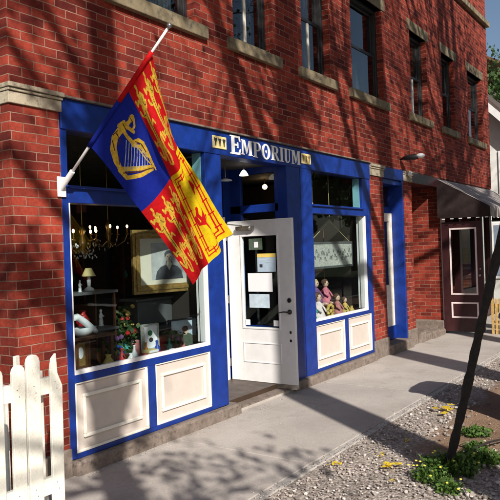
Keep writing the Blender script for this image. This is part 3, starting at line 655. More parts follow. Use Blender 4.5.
# double tressure and rampant lion in the yellow quarter
for e, w in ((.09, .012), (.15, .012)):
    ex = e*.62; stroke(1, 1, [(ex, e), (1-ex, e), (1-ex, 1-e), (ex, 1-e), (ex, e)], w, 0)
for k in range(6):
    for (px, py) in ((.14+k*.145, .12), (.14+k*.145, .88)): stroke(1, 1, [(px, py-.05), (px, py+.05)], .014, 0)
for k in range(3):
    for px in (.074, .926): stroke(1, 1, [(px-.03, .28+k*.22), (px+.03, .28+k*.22)], .014, 0)
def rl(pts, w, W=None): stroke(1, 1, pts, w, 0, W)
rl([(.60, .32), (.52, .46), (.44, .60), (.42, .70)], 0, [.075, .060, .070, .075]); rl([(.38, .76), (.33, .74)], 0, [.06, .04])
rl([(.40, .62), (.30, .60), (.25, .66)], .026); rl([(.44, .52), (.32, .46), (.27, .50)], .026)
rl([(.60, .30), (.50, .24), (.44, .28)], .03); rl([(.62, .30), (.60, .20), (.52, .19)], .03); rl([(.64, .34), (.74, .42), (.70, .58), (.76, .70), (.70, .76)], .02)
me.polygons.foreach_set('material_index', idx.reshape(-1).astype(np.int32)); me.polygons.foreach_set('use_smooth', np.ones(len(me.polygons), bool))
fl = bpy.data.objects.new('flag', me); COL.objects.link(fl)
for s0, s1, mt in ((.28, .572, 'f_blue'), (.572, .865, 'f_red')):
    MB().tube([PB.lerp(PT, s0+(s1-s0)*k/6) for k in range(7)], .0175, 12).build('sleeve', mt, fl, smooth=True)
tag(fl, 'quartered red, blue and yellow heraldic flag with gold lions and harp on slanted pole', 'flag')

# ------------------------------------------------------------------ awning, lamp, fences
aw = thing('awning', (12.3, 0, 2.05), 'faded grey canvas awning with dark maroon side over the far shop door', 'awning')
m = MB(); ax0, ax1 = 12.30, 16.25; n = 40
prof = [(-.0, 2.86), (-.98, 2.28), (-1.0, 2.24), (-1.0, 2.08)]
pv = [[m.bm.verts.new((ax0+(ax1-ax0)*i/n, y, z+(.008*math.sin(i*2.1) if 0 < j < 3 else 0)+(.012*math.cos(i*2.4) if j == 3 else 0))) for j, (y, z) in enumerate(prof)] for i in range(n+1)]
for i in range(n):
    for j in range(3): m.bm.faces.new((pv[i][j], pv[i+1][j], pv[i+1][j+1], pv[i][j+1]))
m.build('canopy', 'awning', aw)
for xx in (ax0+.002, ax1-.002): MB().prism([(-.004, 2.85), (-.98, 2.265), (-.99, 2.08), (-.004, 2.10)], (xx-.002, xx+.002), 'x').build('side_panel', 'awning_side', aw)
for k in range(6): MB().box(ax0-.006, ax0-.001, -.95+k*.16, -.89+k*.16, 2.068, 2.085).build('edge_trim', 'white', aw)
for k in range(13): MB().box(ax0+.1+k*.3, ax0+.22+k*.3, -1.014, -1.004, 2.062, 2.08).build('edge_trim', 'white', aw)
m = MB(); m.tube([(ax0+.02, -.97, 2.25), (ax1-.02, -.97, 2.25)], .012); m.tube([(ax0+.03, 0, 2.12), (ax0+.03, -.97, 2.12)], .012); m.tube([(ax1-.03, 0, 2.12), (ax1-.03, -.97, 2.12)], .012)
m.build('awning_frame', 'steel', aw)
wl = thing('wall_lamp', (10.52, 0, 3.05), 'dark wall-mounted security lamp with white lens end projecting from the brick', 'lamp')
MB().lathe([(.05, 0), (.05, .02)], (0, 0, 0), 14).build('mount', 'black', wl)
o = [q for q in wl.children][0]
for v in o.data.vertices: v.co = Vector((v.co.x+10.52, -v.co.z+(-3.05), v.co.y+3.05)) if False else v.co
for v in o.data.vertices:
    c = v.co+Vector((10.52, 0, 3.05)); v.co = Vector((c.x, -(c.z), c.y+3.06))-Vector((10.52, 0, 3.05))
m = MB(); m.tube([(10.52, -.01, 3.06), (10.50, -.12, 3.09)], .018)
for i in range(1): m.ball((10.50, -.20, 3.075), (.085, .16, .05), 3)
m.build('lamp_head', 'black', wl, smooth=True)
MB().ball((10.50, -.36, 3.085), (.062, .075, .042), 3).build('lens', 'porcelain', wl, smooth=True)
# porch alarm / fitting at the second pier
fb = thing('small_bracket_light', (10.8, -.02, 2.83), 'small pale fitting on top of the narrow brick pier under the wall lamp', 'lamp')
MB().box(10.74, 10.82, -.09, -.035, 2.80, 2.86).build('bracket', 'porcelain', fb, .01); MB().tube([(10.80, -.09, 2.83), (10.88, -.16, 2.85)], .016).build('arm', 'steel', fb)
# picket fence
pf = thing('picket_fence', (2.4, -.9, GZ), 'weathered white picket fence with a broken end picket in front of the brick pier', 'fence')
def picket(x, y, w, z0, z1, lean=0, pt='round', th=.022, rot=0):
    m = MB(); h = w/2
    if pt == 'round': top = [(h, z1-h*1.0), (h*.85, z1-h*.45), (h*.5, z1-h*.1), (0, z1), (-h*.5, z1-h*.1), (-h*.85, z1-h*.45), (-h, z1-h*1.0)]
    elif pt == 'sharp': top = [(h, z1-.20), (h*.2, z1-.12), (.0, z1), (-h*.7, z1-.03), (-h, z1-.1)]
    else: top = [(h, z1), (-h, z1)]
    poly = [(-h, z0), (h, z0)]+top
    m.prism(poly, (-th/2, th/2))
    for v in m.bm.verts:
        c = Matrix.Rotation(lean, 3, 'Y') @ Vector((v.co.x, v.co.y, v.co.z-z0)); c = Matrix.Rotation(rot, 3, 'Z') @ c; v.co = c+Vector((x, y, z0))
    return m.build('picket', 'picket', pf, .004)
for x, z1, w, ln, pt in ((1.71, 1.02, .082, .01, 'round'), (1.84, 1.0, .08, -.01, 'round'), (1.97, 1.02, .082, .01, 'round'), (2.13, 1.01, .085, 0, 'round'), (2.262, 1.01, .086, .012, 'round'), (2.375, 1.055, .092, .0, 'round'), (2.525, 1.04, .085, .012, 'sharp')):
    picket(x, -.925, w, GZ+.05, z1, ln, pt)
for zz in (.80, .20): MB().box(1.66, 2.56, -.912, -.875, zz, zz+.10).build('rail', 'picket', pf, .004)
MB().box(2.43, 2.52, -.83, -.74, GZ-.05, .93).build('post', 'picket', pf, .006)
for x in (2.262, 2.375, 2.525):
    for zz in (.83, .87, .23, .27): MB().ball((x+.01*math.sin(zz*40), -.9375, zz), (.0035, .002, .0035), 1).build('nail', 'steel', pf)
picket(2.43, -.72, .04, GZ+.02, 1.03, -.02, 'flat', rot=.3)
picket(2.20, -.5, .085, GZ+.02, .93, 0, 'flat', rot=.2)
for y in (-.50, -.30): picket(2.60, y, .08, GZ+.02, .78, 0, 'flat', rot=1.57)
# low golden slat fence on the right
sfn = thing('slat_fence', (12.6, -1.0, GZ), 'low golden wooden slat fence beside the far shop entrance', 'fence')
for k in range(11): MB().box(12.61, 12.63, -.86-k*.07-.045, -.86-k*.07, GZ, .545+.01*math.sin(k*3)).build('slat', 'slat', sfn, .003)
for zz in (.08, .40): MB().box(12.632, 12.66, -1.66, -.86, zz, zz+.05).build('rail', 'slat', sfn)

# ------------------------------------------------------------------ trees
def grow(m, p, d, L, r, depth, leaves=None, spread=.6, seg=4, grav=.02):
    pts = [Vector(p)]; rad = [r]; d = Vector(d).normalized()
    for i in range(seg):
        d = (d+Vector((random.gauss(0, .09), random.gauss(0, .09), random.gauss(0, .06)+grav))).normalized()
        pts.append(pts[-1]+d*L/seg); rad.append(r*(1-.38*(i+1)/seg))
    m.tube(pts, rad, 7 if r > .04 else 4, cap=depth == 0)
    if depth <= 0:
        if leaves is not None: leaves.append(pts[-1])
        return
    for k in range(random.choice((2, 3, 3))):
        q = random.uniform(.45, 1); i = min(seg-1, int(q*seg)); base = pts[i].lerp(pts[i+1], q*seg-i)
        nd = (d+Vector((random.gauss(0, spread), random.gauss(0, spread), random.gauss(0, spread*.6)))).normalized()
        grow(m, base, nd, L*random.uniform(.6, .85), rad[-1]*random.uniform(.5, .8), depth-1, leaves, spread, seg, grav)
    grow(m, pts[-1], d, L*.8, rad[-1]*.9, depth-1, leaves, spread, seg, grav)
def street_tree(x, y, r, h, label, lean=(0, 0), seed=1, dens=6, low=.5, shade_boughs=()):
    random.seed(seed)
    t = thing('street_tree', (x, y, GZ), label, 'tree', 'bare street trees along the verge')
    m = MB(); n = 8; pts = [(x+lean[0]*i/n+.04*math.sin(i*1.3), y+lean[1]*i/n+.04*math.cos(i*1.7), GZ-.1+h*i/n) for i in range(n+1)]
    m.tube(pts, [r*1.25]+[r*(1-.18*i/n) for i in range(1, n+1)], 14); m.build('trunk', 'bark', t, smooth=True)
    m = MB(); lv = []
    for k in range(dens):
        zz = h*(low+(1-low)*k/dens); i = zz/h; base = (x+lean[0]*i, y+lean[1]*i, zz+GZ); an = random.uniform(0, 6.28)
        grow(m, base, (math.cos(an), math.sin(an), .75), h*.22, r*.40, 4, lv)
    grow(m, pts[-1], (0, 0, 1), h*.2, r*.6, 4, lv, .5)
    cl = []
    for (c, rad, nn) in shade_boughs:
        c = Vector(c); b0 = Vector((x, y, c.z-1.2)); mid = b0.lerp(c, .55)+Vector((0, 0, .15)); m.tube([b0, mid, c], [.05, .032, .012], 7)
        for k in range(9):
            e = c+Vector((random.gauss(0, rad*.6), random.gauss(0, rad*.6), random.gauss(0, rad*.3))); m.tube([mid.lerp(c, random.random()), e], [.012, .005], 4)
            for _ in range(nn//9): cl.append(e+Vector((random.gauss(0, rad*.28), random.gauss(0, rad*.28), random.gauss(0, rad*.2))))
    m.build('branches', 'bark', t)
    m = MB()
    for q in cl: m.leaf(q, random.uniform(.07, .12))
    for q in lv:
        for _ in range(2): m.leaf(q+Vector((random.gauss(0, .2), random.gauss(0, .2), random.gauss(0, .2))), random.uniform(.07, .13))
    m.build('foliage', 'leaves', t)
    return t
def along(xw, s): return (xw-.59*s, -.81*s)
x, y = along(6.88, 7.4); street_tree(x, y, .255, 12.5, 'thick straight trunked tree on the verge just right of the viewer', seed=3)
x, y = along(3.84, 7.6); street_tree(x, y, .155, 11, 'slim tree on the verge behind the viewer', seed=5, dens=9, low=.40, shade_boughs=(((-.65, -6.75, 4.4), .85, 430), ((-1.05, -5.7, 6.0), .35, 220), ((-.45, -5.9, 7.5), .6, 200), ((-1.2, -6.0, 8.6), .5, 160), ((-.8, -7.4, 4.2), .5, 70)))  # leafy clumps added out of view to dapple the pavement and pier
x, y = along(10.5, 7.6); street_tree(x, y, .29, 11, 'leaning thick tree on the verge further up the street', lean=(-.9, 0), seed=9)
x, y = along(12.4, 8.4); street_tree(x, y, .22, 10, 'forked tree standing second from the far end of the verge', lean=(.7, -.2), seed=14, dens=8)
x, y = along(14.6, 8.8); street_tree(x, y, .25, 10, 'tree at the far end of the row on the verge', lean=(-.5, .3), seed=21, dens=8)
random.seed(31)
# leaning sapling in the verge
sp_ = thing('leaning_sapling', (4.97, -2.48, GZ), 'dark leaning sapling trunk rising from weeds at the edge of the gravel', 'tree')
m = MB(); pts = []; n = 90; rd = []
for i in range(n+1):
    z = i/n*4.2; pts.append((4.97-.59*.385*z+.002*math.sin(i*.31)+random.gauss(0, .0004), -2.48-.81*.385*z+.002*math.cos(i*.23)+random.gauss(0, .0004), GZ-.04+z))
    rd.append(.032-.006*i/n+.026*math.exp(-i/1.8)+.0022*math.sin(i*1.3)+random.gauss(0, .0012)+(.004 if i in (17, 31, 32, 47) else 0))
m.tube(pts, rd, 14)
for v in m.bm.verts: v.co += Vector((random.gauss(0, .0013), random.gauss(0, .0013), 0))
m.build('trunk', 'darkbark', sp_, smooth=True)
m = MB(); lv = []
for k in range(4): grow(m, pts[-1-k % 3], (random.gauss(0, .5), random.gauss(0, .5), 1), .8, .016, 2, lv)
m.build('branches', 'darkbark', sp_)
tag(MB().tube([(5.08, -2.47, GZ+.03), (5.6, -2.62, GZ+.05), (6.2, -2.85, GZ+.02)], [.012, .010, .006], 6).build('fallen_stick', 'darkbark'), 'thin dark stick lying on the dirt beside the sapling', 'stick')
cb = thing('shadow_bin', (6.75, -2.85, GZ), 'unseen black bin added on the verge to cast a low shadow', 'bin')  # invented bin out of view, there to throw the low shadow
m = MB(); z0 = GZ+.02; A = [(6.52, -3.05), (6.98, -3.05), (6.98, -2.65), (6.52, -2.65)]; B = [(6.44, -3.12), (7.06, -3.12), (7.06, -2.58), (6.44, -2.58)]
va = [m.bm.verts.new((*q, z0)) for q in A]; vb = [m.bm.verts.new((*q, z0+.98)) for q in B]; m.bm.faces.new(va[::-1]); m.bm.faces.new(vb)
for k in range(4): m.bm.faces.new((va[k], va[(k+1) % 4], vb[(k+1) % 4], vb[k]))
m.build('caster_body', 'black', cb, .01); MB().prism([(6.40, z0+.985), (7.10, z0+.985), (7.08, z0+1.03), (6.9, z0+1.07), (6.6, z0+1.07), (6.42, z0+1.03)], (-3.15, -2.54)).build('lid', 'black', cb, .01)
for xx in (6.50, 6.96): MB().tube([(xx, -3.10, GZ+.09), (xx+.05, -3.10, GZ+.09)], .10, 16).build('wheel', 'black', cb)
MB().tube([(6.5, -3.17, z0+.95), (7.0, -3.17, z0+.95)], .015).build('handle', 'black', cb)

# weeds
def weed(name, x, y, rad, h, n, label, bloom=0, mat='weedleaf', grp='weeds growing in the gravel verge'):
    z0 = GZ-.02+height(x, y)
    t = thing(name, (x, y, z0), label, 'weed', grp)
    m = MB()
    for i in range(n):
        a_ = random.uniform(0, 6.28); q = random.random()**.6*rad; r2 = q*1.0; hh = h*(1-.5*(q/rad)**2)*random.uniform(.5, 1)
        p0 = Vector((x+q*.5*math.cos(a_), y+q*.5*math.sin(a_), z0)); p1 = Vector((x+r2*math.cos(a_), y+r2*math.sin(a_), z0+hh)); w = random.uniform(.003, .008)
        side = Vector((-math.sin(a_), math.cos(a_), 0))*w; mid = p0.lerp(p1, .55)+Vector((0, 0, hh*.15))
        for A, B in ((p0, mid),): m.bm.faces.new([m.bm.verts.new(v) for v in (A-side, A+side, B+side*1.2, B-side*1.2)])
        m.bm.faces.new([m.bm.verts.new(v) for v in (mid-side*1.2, mid+side*1.2, p1)])
        for _ in range(3): m.leaf(p0.lerp(p1, random.uniform(.3, 1))+Vector((random.gauss(0, .01), random.gauss(0, .01), random.gauss(0, .008))), random.uniform(.018, .038))
    m.build('leaves', mat, t)
    if bloom:
        m = MB()
        for i in range(bloom): m.ball((x+random.gauss(0, rad*.45), y+random.gauss(0, rad*.45), z0+h*random.uniform(.7, 1)), (.011, .011, .006), 1)
        m.build('blossoms', 'bloom', t)
    return t
weed('weed_clump', 4.93, -2.52, .26, .16, 300, 'bushy green weeds round the foot of the leaning sapling', 7)
weed('weed_clump', 4.70, -2.44, .16, .11, 150, 'low weeds with pale yellow buds left of the sapling', 9)
weed('weed_clump', 5.25, -2.66, .20, .13, 170, 'dark green weed clump right of the sapling foot', 0)
weed('weed_clump', 6.07, -2.40, .15, .10, 110, 'light green weed tuft on the dirt beyond the sapling', 0)
weed('weed_clump', 5.62, -2.52, .12, .08, 70, 'small weed tuft by the fallen stick', 0)
weed('weed_clump', 4.55, -2.62, .14, .08, 70, 'sparse weed sprigs nearest the viewer in the gravel', 3)
weed('garden_plant', 2.50, -.62, .10, .26, 60, 'small leafy plant behind the end of the picket fence', 0, grp='garden plants behind the picket fence')
weed('garden_plant', 2.30, -.55, .14, .34, 90, 'taller leafy plant behind the gap in the picket fence', 0, grp='garden plants behind the picket fence')
weed('garden_plant', 2.82, -.55, .07, .14, 30, 'tiny plant at the corner between fence and pier', 0, grp='garden plants behind the picket fence')
def fleaf(x, y, s, label, k=2):
    m = MB()
    for i in range(k*5):
        cx, cy = x+random.gauss(0, s*.30), y+random.gauss(0, s*.20); z = GZ+.010+height(cx, cy)+random.uniform(0, .012); an = random.uniform(0, 6.28); q = s*random.uniform(.12, .22); c, d = math.cos(an), math.sin(an)
        P = [(-1, 0), (-.4, .45), (.3, .5), (1, 0), (.3, -.5), (-.4, -.45)]
        m.bm.faces.new([m.bm.verts.new((cx+(u*c-v*d)*q, cy+(u*d+v*c)*q, z+random.uniform(0, .014))) for u, v in P])
    tag(m.build('fallen_leaves', 'yleaf'), label, 'leaves', 'yellow leaves lying on the gravel')
fleaf(4.62, -1.70, .13, 'yellow leaf patch by the concrete edge nearest the viewer'); fleaf(4.80, -2.10, .15, 'bright yellow leaf cluster left of the sapling', 3); fleaf(4.95, -1.92, .09, 'small yellow leaf patch a step behind the bright cluster')
fleaf(6.66, -1.90, .26, 'large yellow leaf patch in the tree shadow right of the path', 3); fleaf(5.45, -1.98, .10, 'dull yellow leaf patch at the edge of the long trunk shadow', 1); fleaf(4.45, -2.25, .07, 'small yellow scrap among the near gravel', 1)

# ------------------------------------------------------------------ things in the left window
def chandelier(c, r, narm, label, lit, body, h=.3, seed=0, crystals=40, hang=.6):
    random.seed(seed+50); x, y, z = c
    t = thing('chandelier', (x, y, z), label, 'chandelier', 'chandeliers hanging inside the shop')
    m = MB(); m.tube([(x, y, z+h*.5), (x, y, 2.74)], .004, 5); m.build('chain', 'brass', t)
    m = MB(); m.lathe([(.01, -h*.5), (.03, -h*.42), (.015, -h*.25), (.035, -h*.05), (.018, h*.15), (.03, h*.3), (.008, h*.5)], (x, y, z), 10)
    m.build('stem', body, t, smooth=True)
    for k in range(narm):
        an = 6.283*k/narm+.3; dx, dy = math.cos(an), math.sin(an)
        m = MB(); m.tube([(x, y, z-h*.2), (x+dx*r*.4, y+dy*r*.4, z-h*.42), (x+dx*r*.85, y+dy*r*.85, z-h*.25), (x+dx*r, y+dy*r, z)], .006, 5); m.lathe([(.022, -.01), (.026, .0), (.008, .01), (.008, .06)], (x+dx*r, y+dy*r, z), 8); ar = m.build('arm', body, t)
        if lit: MB().ball((x+dx*r, y+dy*r, z+.085), (.012, .012, .019), 2).build('bulb', 'bulb', ar, smooth=True)
    m = MB()
    for k in range(crystals):
        an = random.uniform(0, 6.28); q = random.uniform(.3, 1)*r; m.ball((x+q*math.cos(an), y+q*math.sin(an), z-h*random.uniform(.1, .6)), (.007, .007, .012), 1)
    m.build('crystals', 'porcelain', t)
chandelier((5.26, 1.5, 1.86), .22, 5, 'brass chandelier with five lit bulbs deep in the left window', True, 'brass', .34, 1, 12)
chandelier((4.20, .72, 1.77), .15, 4, 'smaller lit crystal chandelier at the left edge of the left window', True, 'brass', .30, 2, 60)
chandelier((5.0, .62, 2.35), .12, 4, 'small unlit chandelier high behind the left transom', False, 'brass', .22, 3, 30)
random.seed(77)
def frame_pic(c, w, h, fw, rz, label, cat, fmat, pics, tilt=0, depth=.04, name='framed_picture', grp=None):
    t = thing(name, c, label, cat, grp, rz, True)
    m = MB()
    for k, (q, dd) in enumerate(((0, 0), (fw*.38, .012), (fw*.72, -.006))):
        x0, x1, z0, z1 = -w/2+q, w/2-q, -h/2+q, h/2-q; u = fw*.36 if k < 2 else fw*.28; ya, yb = -depth/2-dd, depth/2
        m.box(x0, x1, ya, yb, z0, z0+u).box(x0, x1, ya, yb, z1-u, z1).box(x0, x0+u, ya, yb, z0+u, z1-u).box(x1-u, x1, ya, yb, z0+u, z1-u)
    m.build('frame', fmat, t, .002)
    bk = MB().box(-w/2+fw, w/2-fw, -.006, .01, -h/2+fw, h/2-fw).build('print', pics[0], t)
    for i, (poly, mt) in enumerate(pics[1:]):
        m = MB(); m.prism([(u*(w/2-fw), v*(h/2-fw)) for u, v in poly], (-.0075-.0006*i, -.0065)); m.build('figure', mt, bk)
    return t
def ell(cx, cy, rx, ry, n=16): return [(cx+rx*math.cos(6.283*k/n), cy+ry*math.sin(6.283*k/n)) for k in range(n)]
M['matboard'] = plain('cream_mat', (.62, .58, .48), .8, .05, 8)
M['sepia'] = plain('sepia', (.40, .33, .28), .7, .15, 14); M['sepia_bg'] = plain('sepia_bg', (.40, .41, .42), .7, .25, 9); M['sepia_dark'] = plain('sepia_dark', (.07, .075, .09), .7, .3, 14)
M['greyblue'] = plain('grey_blue_print', (.20, .25, .33), .7, .15, 14)
M['palesky'] = plain('pale_print', (.50, .60, .70), .7, .15, 14)
M['woodland'] = plain('dark_green_print', (.07, .10, .07), .7, .3, 20)
frame_pic((5.17, .50, 1.535), .90, .66, .09, -.22, 'large gilt framed portrait print with a wide cream mat behind the flag', 'picture', 'gold',
          ['matboard', ([(-.62, -.8), (.62, -.8), (.62, .8), (-.62, .8)], 'sepia_bg'), ([(-.5, -.8), (-.44, -.45), (-.3, -.25), (-.12, -.16), (-.1, 0), (.1, 0), (.12, -.16), (.3, -.25), (.44, -.45), (.5, -.8)], 'sepia_dark'), ([(-.1, -.16), (0, -.42), (.1, -.16), (.07, 0), (-.07, 0)], 'matboard'), (ell(0, .17, .13, .24), 'sepia'), ([(-.15, .15), (-.16, .34), (-.08, .46), (.05, .48), (.15, .38), (.16, .16), (.12, .3), (.02, .34), (-.08, .3)], 'sepia_dark'), (ell(-.05, .19, .022, .018), 'sepia_dark'), (ell(.05, .19, .022, .018), 'sepia_dark'), (ell(0, .05, .04, .012), 'sepia_dark'), ([(-.012, .16), (.012, .16), (.022, .10), (-.022, .10)], 'hair')])
frame_pic((5.24, .36, .775), .46, .30, .015, -.12, 'small pale blue portrait photograph of a dark-haired sitter standing low in the left window', 'photograph', 'ink',
          ['palesky', ([(-1, -1), (1, -1), (1, -.35), (-1, -.2)], 'woodland'), (ell(-.05, -.45, .5, .42), 'woodland'), (ell(-.05, .1, .17, .3), 'skin_doll'), (ell(-.05, .3, .2, .22), 'hair')])
frame_pic((4.70, .36, .80), .2, .25, .012, -.1, 'small white card with a dark floral motif in the left window', 'card', 'lace', ['paper', (ell(0, .3, .35, .25), 'green_thing'), (ell(.1, -.3, .3, .2), 'ink')])
frame_pic((3.72, .24, .78), .16, .26, .03, 0, 'small ornate gilt clock case low at the left edge of the window', 'clock', 'wood', ['gold', (ell(0, .1, .6, .5), 'porcelain')], depth=.08, name='gilt_clock')
t = thing('mantel_shelf', (5.3, .72, .60), 'long grey shelf standing under the gilt framed portrait', 'shelf')
MB().box(4.85, 5.38, .66, .86, .87, 1.12).build('shelf_body', 'shelf_grey', t, .01); MB().box(4.80, 5.39, .63, .88, 1.12, 1.15).build('shelf_top', 'shelf_grey', t, .01); BX('side_panel', 'shelf_grey', t, 4.86, 4.92, .68, .84, .6, .87); BX('side_panel', 'shelf_grey', t, 5.3, 5.36, .68, .84, .6, .87)
t = thing('display_shelf', (4.0, .5, .60), 'dark tiered stand holding the lamp and figurines in the left window', 'stand')
for zz in (.93, 1.27): BX('shelf_board', 'shelf_grey', t, 3.50, 4.28, .34, .66, zz, zz+.025, .004)
for xx in (3.52, 4.24):
    for yy in (.36, .62): BX('post', 'wood', t, xx, xx+.02, yy, yy+.02, .60, 1.27)
t = thing('side_table', (3.80, .28, .60), 'small brown table carrying a white dish at the left of the window', 'table')
BX('table_top', 'wood', t, 3.49, 4.06, .16, .335, .905, .93, .005)
for xx in (3.5, 4.02): BX('leg', 'wood', t, xx, xx+.03, .18, .21, .6, .905); BX('leg', 'wood', t, xx, xx+.03, .29, .32, .6, .905)
t = thing('table_lamp', (4.07, .5, 1.295), 'small table lamp with a yellow shade on the tiered stand', 'lamp')
MB().lathe([(.05, 0), (.045, .02), (.014, .04), (.02, .09), (.012, .14)], (4.07, .5, 1.295), 14).build('base', 'porcelain', t, smooth=True); MB().lathe([(.065, 0), (.06, .01), (.028, .075)], (4.07, .5, 1.43), 16).build('shade', 'cream_shade', t, smooth=True)
def statue(x, y, z, h, label, mat='porcelain'):
    t = MB(); k = h/.3; t.lathe([(.045*k, 0), (.05*k, .02*k), (.035*k, .03*k), (.04*k, .08*k), (.028*k, .15*k), (.036*k, .2*k), (.016*k, .235*k), (.026*k, .262*k), (.024*k, .285*k), (.008*k, .3*k)], (x, y, z), 14)
    t.tube([(x-.03*k, y, z+.2*k), (x-.05*k, y-.02*k, z+.15*k), (x-.01, y-.04*k, z+.13*k)], .010*k, 6); t.tube([(x+.03*k, y, z+.2*k), (x+.055*k, y-.01*k, z+.16*k), (x+.03*k, y-.04*k, z+.18*k)], .010*k, 6)
    tag(t.build('figurine', mat, smooth=True), label, 'figurine', 'figurines in the shop windows')
statue(3.68, .42, 1.295, .30, 'tall white figurine at the left edge of the tiered stand'); statue(3.92, .45, 1.295, .11, 'small white figurine between the tall one and the yellow lamp'); statue(4.2, .5, 1.15-.195, .16, 'pale blue-white figurine on the lower board of the stand')
# white swan-shaped dish
t = thing('swan_dish', (3.78, .25, .93), 'white porcelain swan dish on the small brown table', 'dish')
MB().lathe([(.05, 0), (.09, .02), (.13, .07), (.12, .075), (.08, .03)], (3.76, .25, .93), 18, (1.15, .6)).build('bowl', 'porcelain', t, smooth=True)
MB().tube([(3.62, .25, .96), (3.58, .25, 1.03), (3.62, .25, 1.09), (3.70, .24, 1.10), (3.78, .24, 1.05), (3.86, .23, .98), (3.90, .23, .95)], [.02, .03, .034, .03, .03, .03, .02], 10).build('neck', 'porcelain', t, smooth=True)
def flowerpot(x, y, z, h, mat, label, pot='wood'):
    t = thing('flower_pot', (x, y, z), label, 'flowers', 'potted artificial flowers in the left window')
    MB().lathe([(.03, 0), (.045, .07), (.05, .075), (.04, .07)], (x, y, z), 12).build('pot', pot, t, smooth=True)
    m = MB()
    for i in range(110): m.leaf((x+random.gauss(0, .05), y+random.gauss(0, .04), z+.08+random.uniform(0, h)), random.uniform(.03, .06))
    m.build('leaves', 'leaves', t)
    m = MB()
    for i in range(6): m.ball((x+random.gauss(0, .045), y-.03+random.gauss(0, .03), z+.08+h*random.uniform(.5, 1)), random.uniform(.018, .032), 1, .25)
    m.build('blossoms', mat, t)
flowerpot(4.42, .40, .60, .34, 'red_thing', 'potted plant with red-pink blooms in the middle of the left window'); flowerpot(4.12, .30, .60, .24, 'violet_cloth', 'potted plant with violet blooms beside the small table'); flowerpot(4.95, .28, .60, .14, 'violet_cloth', 'low violet flowers between card and portrait photograph')
flowerpot(4.62, .62, .60, .42, 'yellow_cloth', 'tall leafy pot with yellow blooms under the chandelier')
def vase(x, y, z, h, mat, label, r=.4):
    m = MB(); m.lathe([(r*h*.55, 0), (r*h*.95, h*.25), (r*h, h*.45), (r*h*.5, h*.75), (r*h*.38, h*.85), (r*h*.55, h), (r*h*.45, h*.98)], (x, y, z), 18)
    tag(m.build('vase', mat, smooth=True), label, 'vase', 'vases and bowls in the shop windows')
M['cobalt'] = plain('cobalt_glaze', (.02, .06, .35), .25, .2, 14); M['amber'] = plain('amber_glass', (.40, .15, .02), .2, .2, 14)
k_ = 0
for mt, cn in (('cobalt', 'cobalt blue'), ('amber', 'amber'), ('porcelain', 'white'), ('red_thing', 'red'), ('green_thing', 'green'), ('pink_cloth', 'pink'), ('teal_cloth', 'teal')):
    for shp, lbl in (('cup', '%s cup among the small wares along the left window sill'), ('bottle', '%s narrow bottle among the small wares of the left window'), ('plate', '%s plate propped up behind the small wares of the left window')):
        x = 4.02+((k_*.618) % 1)*1.2; y = {'cup': .19, 'bottle': .30, 'plate': .44}[shp]+.03*math.sin(k_*2.3); m = MB(); k_ += 1
        if shp == 'cup': m.lathe([(.018, 0), (.022, .01), (.036, .06), (.033, .06), (.02, .014)], (x, y, .60), 14)
        elif shp == 'bottle': m.lathe([(.026, 0), (.03, .01), (.03, .08), (.011, .115), (.011, .15), (.015, .158)], (x, y, .60), 14)
        else:
            m.lathe([(.03, 0), (.045, .004), (.085, .014), (.083, .018), (.045, .009), (.0301, .008)], (0, 0, 0), 22)
            for v in m.bm.verts: c = v.co.copy(); v.co = Vector((x+c.x, y-c.z*.95+c.y*.22, .69+c.y*.97))
        tag(m.build(shp, mt, smooth=True), lbl % cn, shp, 'small wares in the left window')
vase(3.95, .45, .955, .13, 'red_thing', 'red vase on the lower board of the stand'); vase(4.05, .58, .955, .16, 'red_thing', 'darker red vase behind on the lower board'); vase(3.70, .5, .955, .12, 'green_thing', 'green jar at the left of the lower board'); vase(4.50, .24, .60, .07, 'red_thing', 'low red bowl at the window sill', .8); vase(4.32, .24, .60, .1, 'porcelain', 'white and blue ginger jar near the sill'); vase(4.85, .45, .6, .15, 'teal_cloth', 'teal vase behind the floral card'); vase(4.0, .2, .6, .14, 'yellow_cloth', 'mustard jug under the small table edge')
for k, (x, y, w, h, mt, lb) in enumerate(((4.60, .26, .16, .03, 'paper_blue', 'blue-grey book lying lowest in the pile in the left window'), (4.61, .26, .14, .025, 'red_thing', 'red book in the middle of the pile'), (4.60, .27, .13, .03, 'cream_shade', 'cream book on top of the pile'))):
    z = .60+k*.031; t = thing('book', (x, y, z), lb, 'book', 'books piled in the left window'); BX('cover', mt, t, x-w/2, x+w/2, y-.055, y+.05, z, z+h, .003); BX('pages', 'paper', t, x-w/2+.004, x+w/2-.004, y-.058, y-.0555, z+.005, z+h-.005)
for k in range(3): t = None
# wall cabinets deep inside so the dark room has shape
for k, (x, lb) in enumerate(((3.9, 'dark wooden dresser at the back left'), (6.2, 'dark wooden dresser behind the entrance'), (8.2, 'dark wooden dresser at the back right'))):
    t = thing('dresser', (x, 3.7, -.02), lb, 'dresser', 'dressers along the back wall'); BX('carcass', 'wood', t, x-.6, x+.6, 3.5, 3.95, -.02, .9, .01); BX('hutch_side', 'wood', t, x-.6, x-.56, 3.7, 3.95, .9, 1.9); BX('hutch_side', 'wood', t, x+.56, x+.6, 3.7, 3.95, .9, 1.9)
    for zz in (1.2, 1.55, 1.9): BX('shelf', 'wood', t, x-.56, x+.56, 3.7, 3.95, zz-.01, zz+.01)
    for j in range(5): m = MB().lathe([(.03, 0), (.05, .06), (.02, .12), (.03, .14)], (x-.45+j*.22, 3.8, 1.215), 10); tag(m.build('jar', random.choice(('porcelain', 'cream_shade', 'teal_cloth', 'brass')), smooth=True), ('%s on the %s' % (('leftmost jar', 'second jar from the left', 'middle jar', 'fourth jar from the left', 'rightmost jar')[j], lb)), 'jar', 'jars on the dressers')

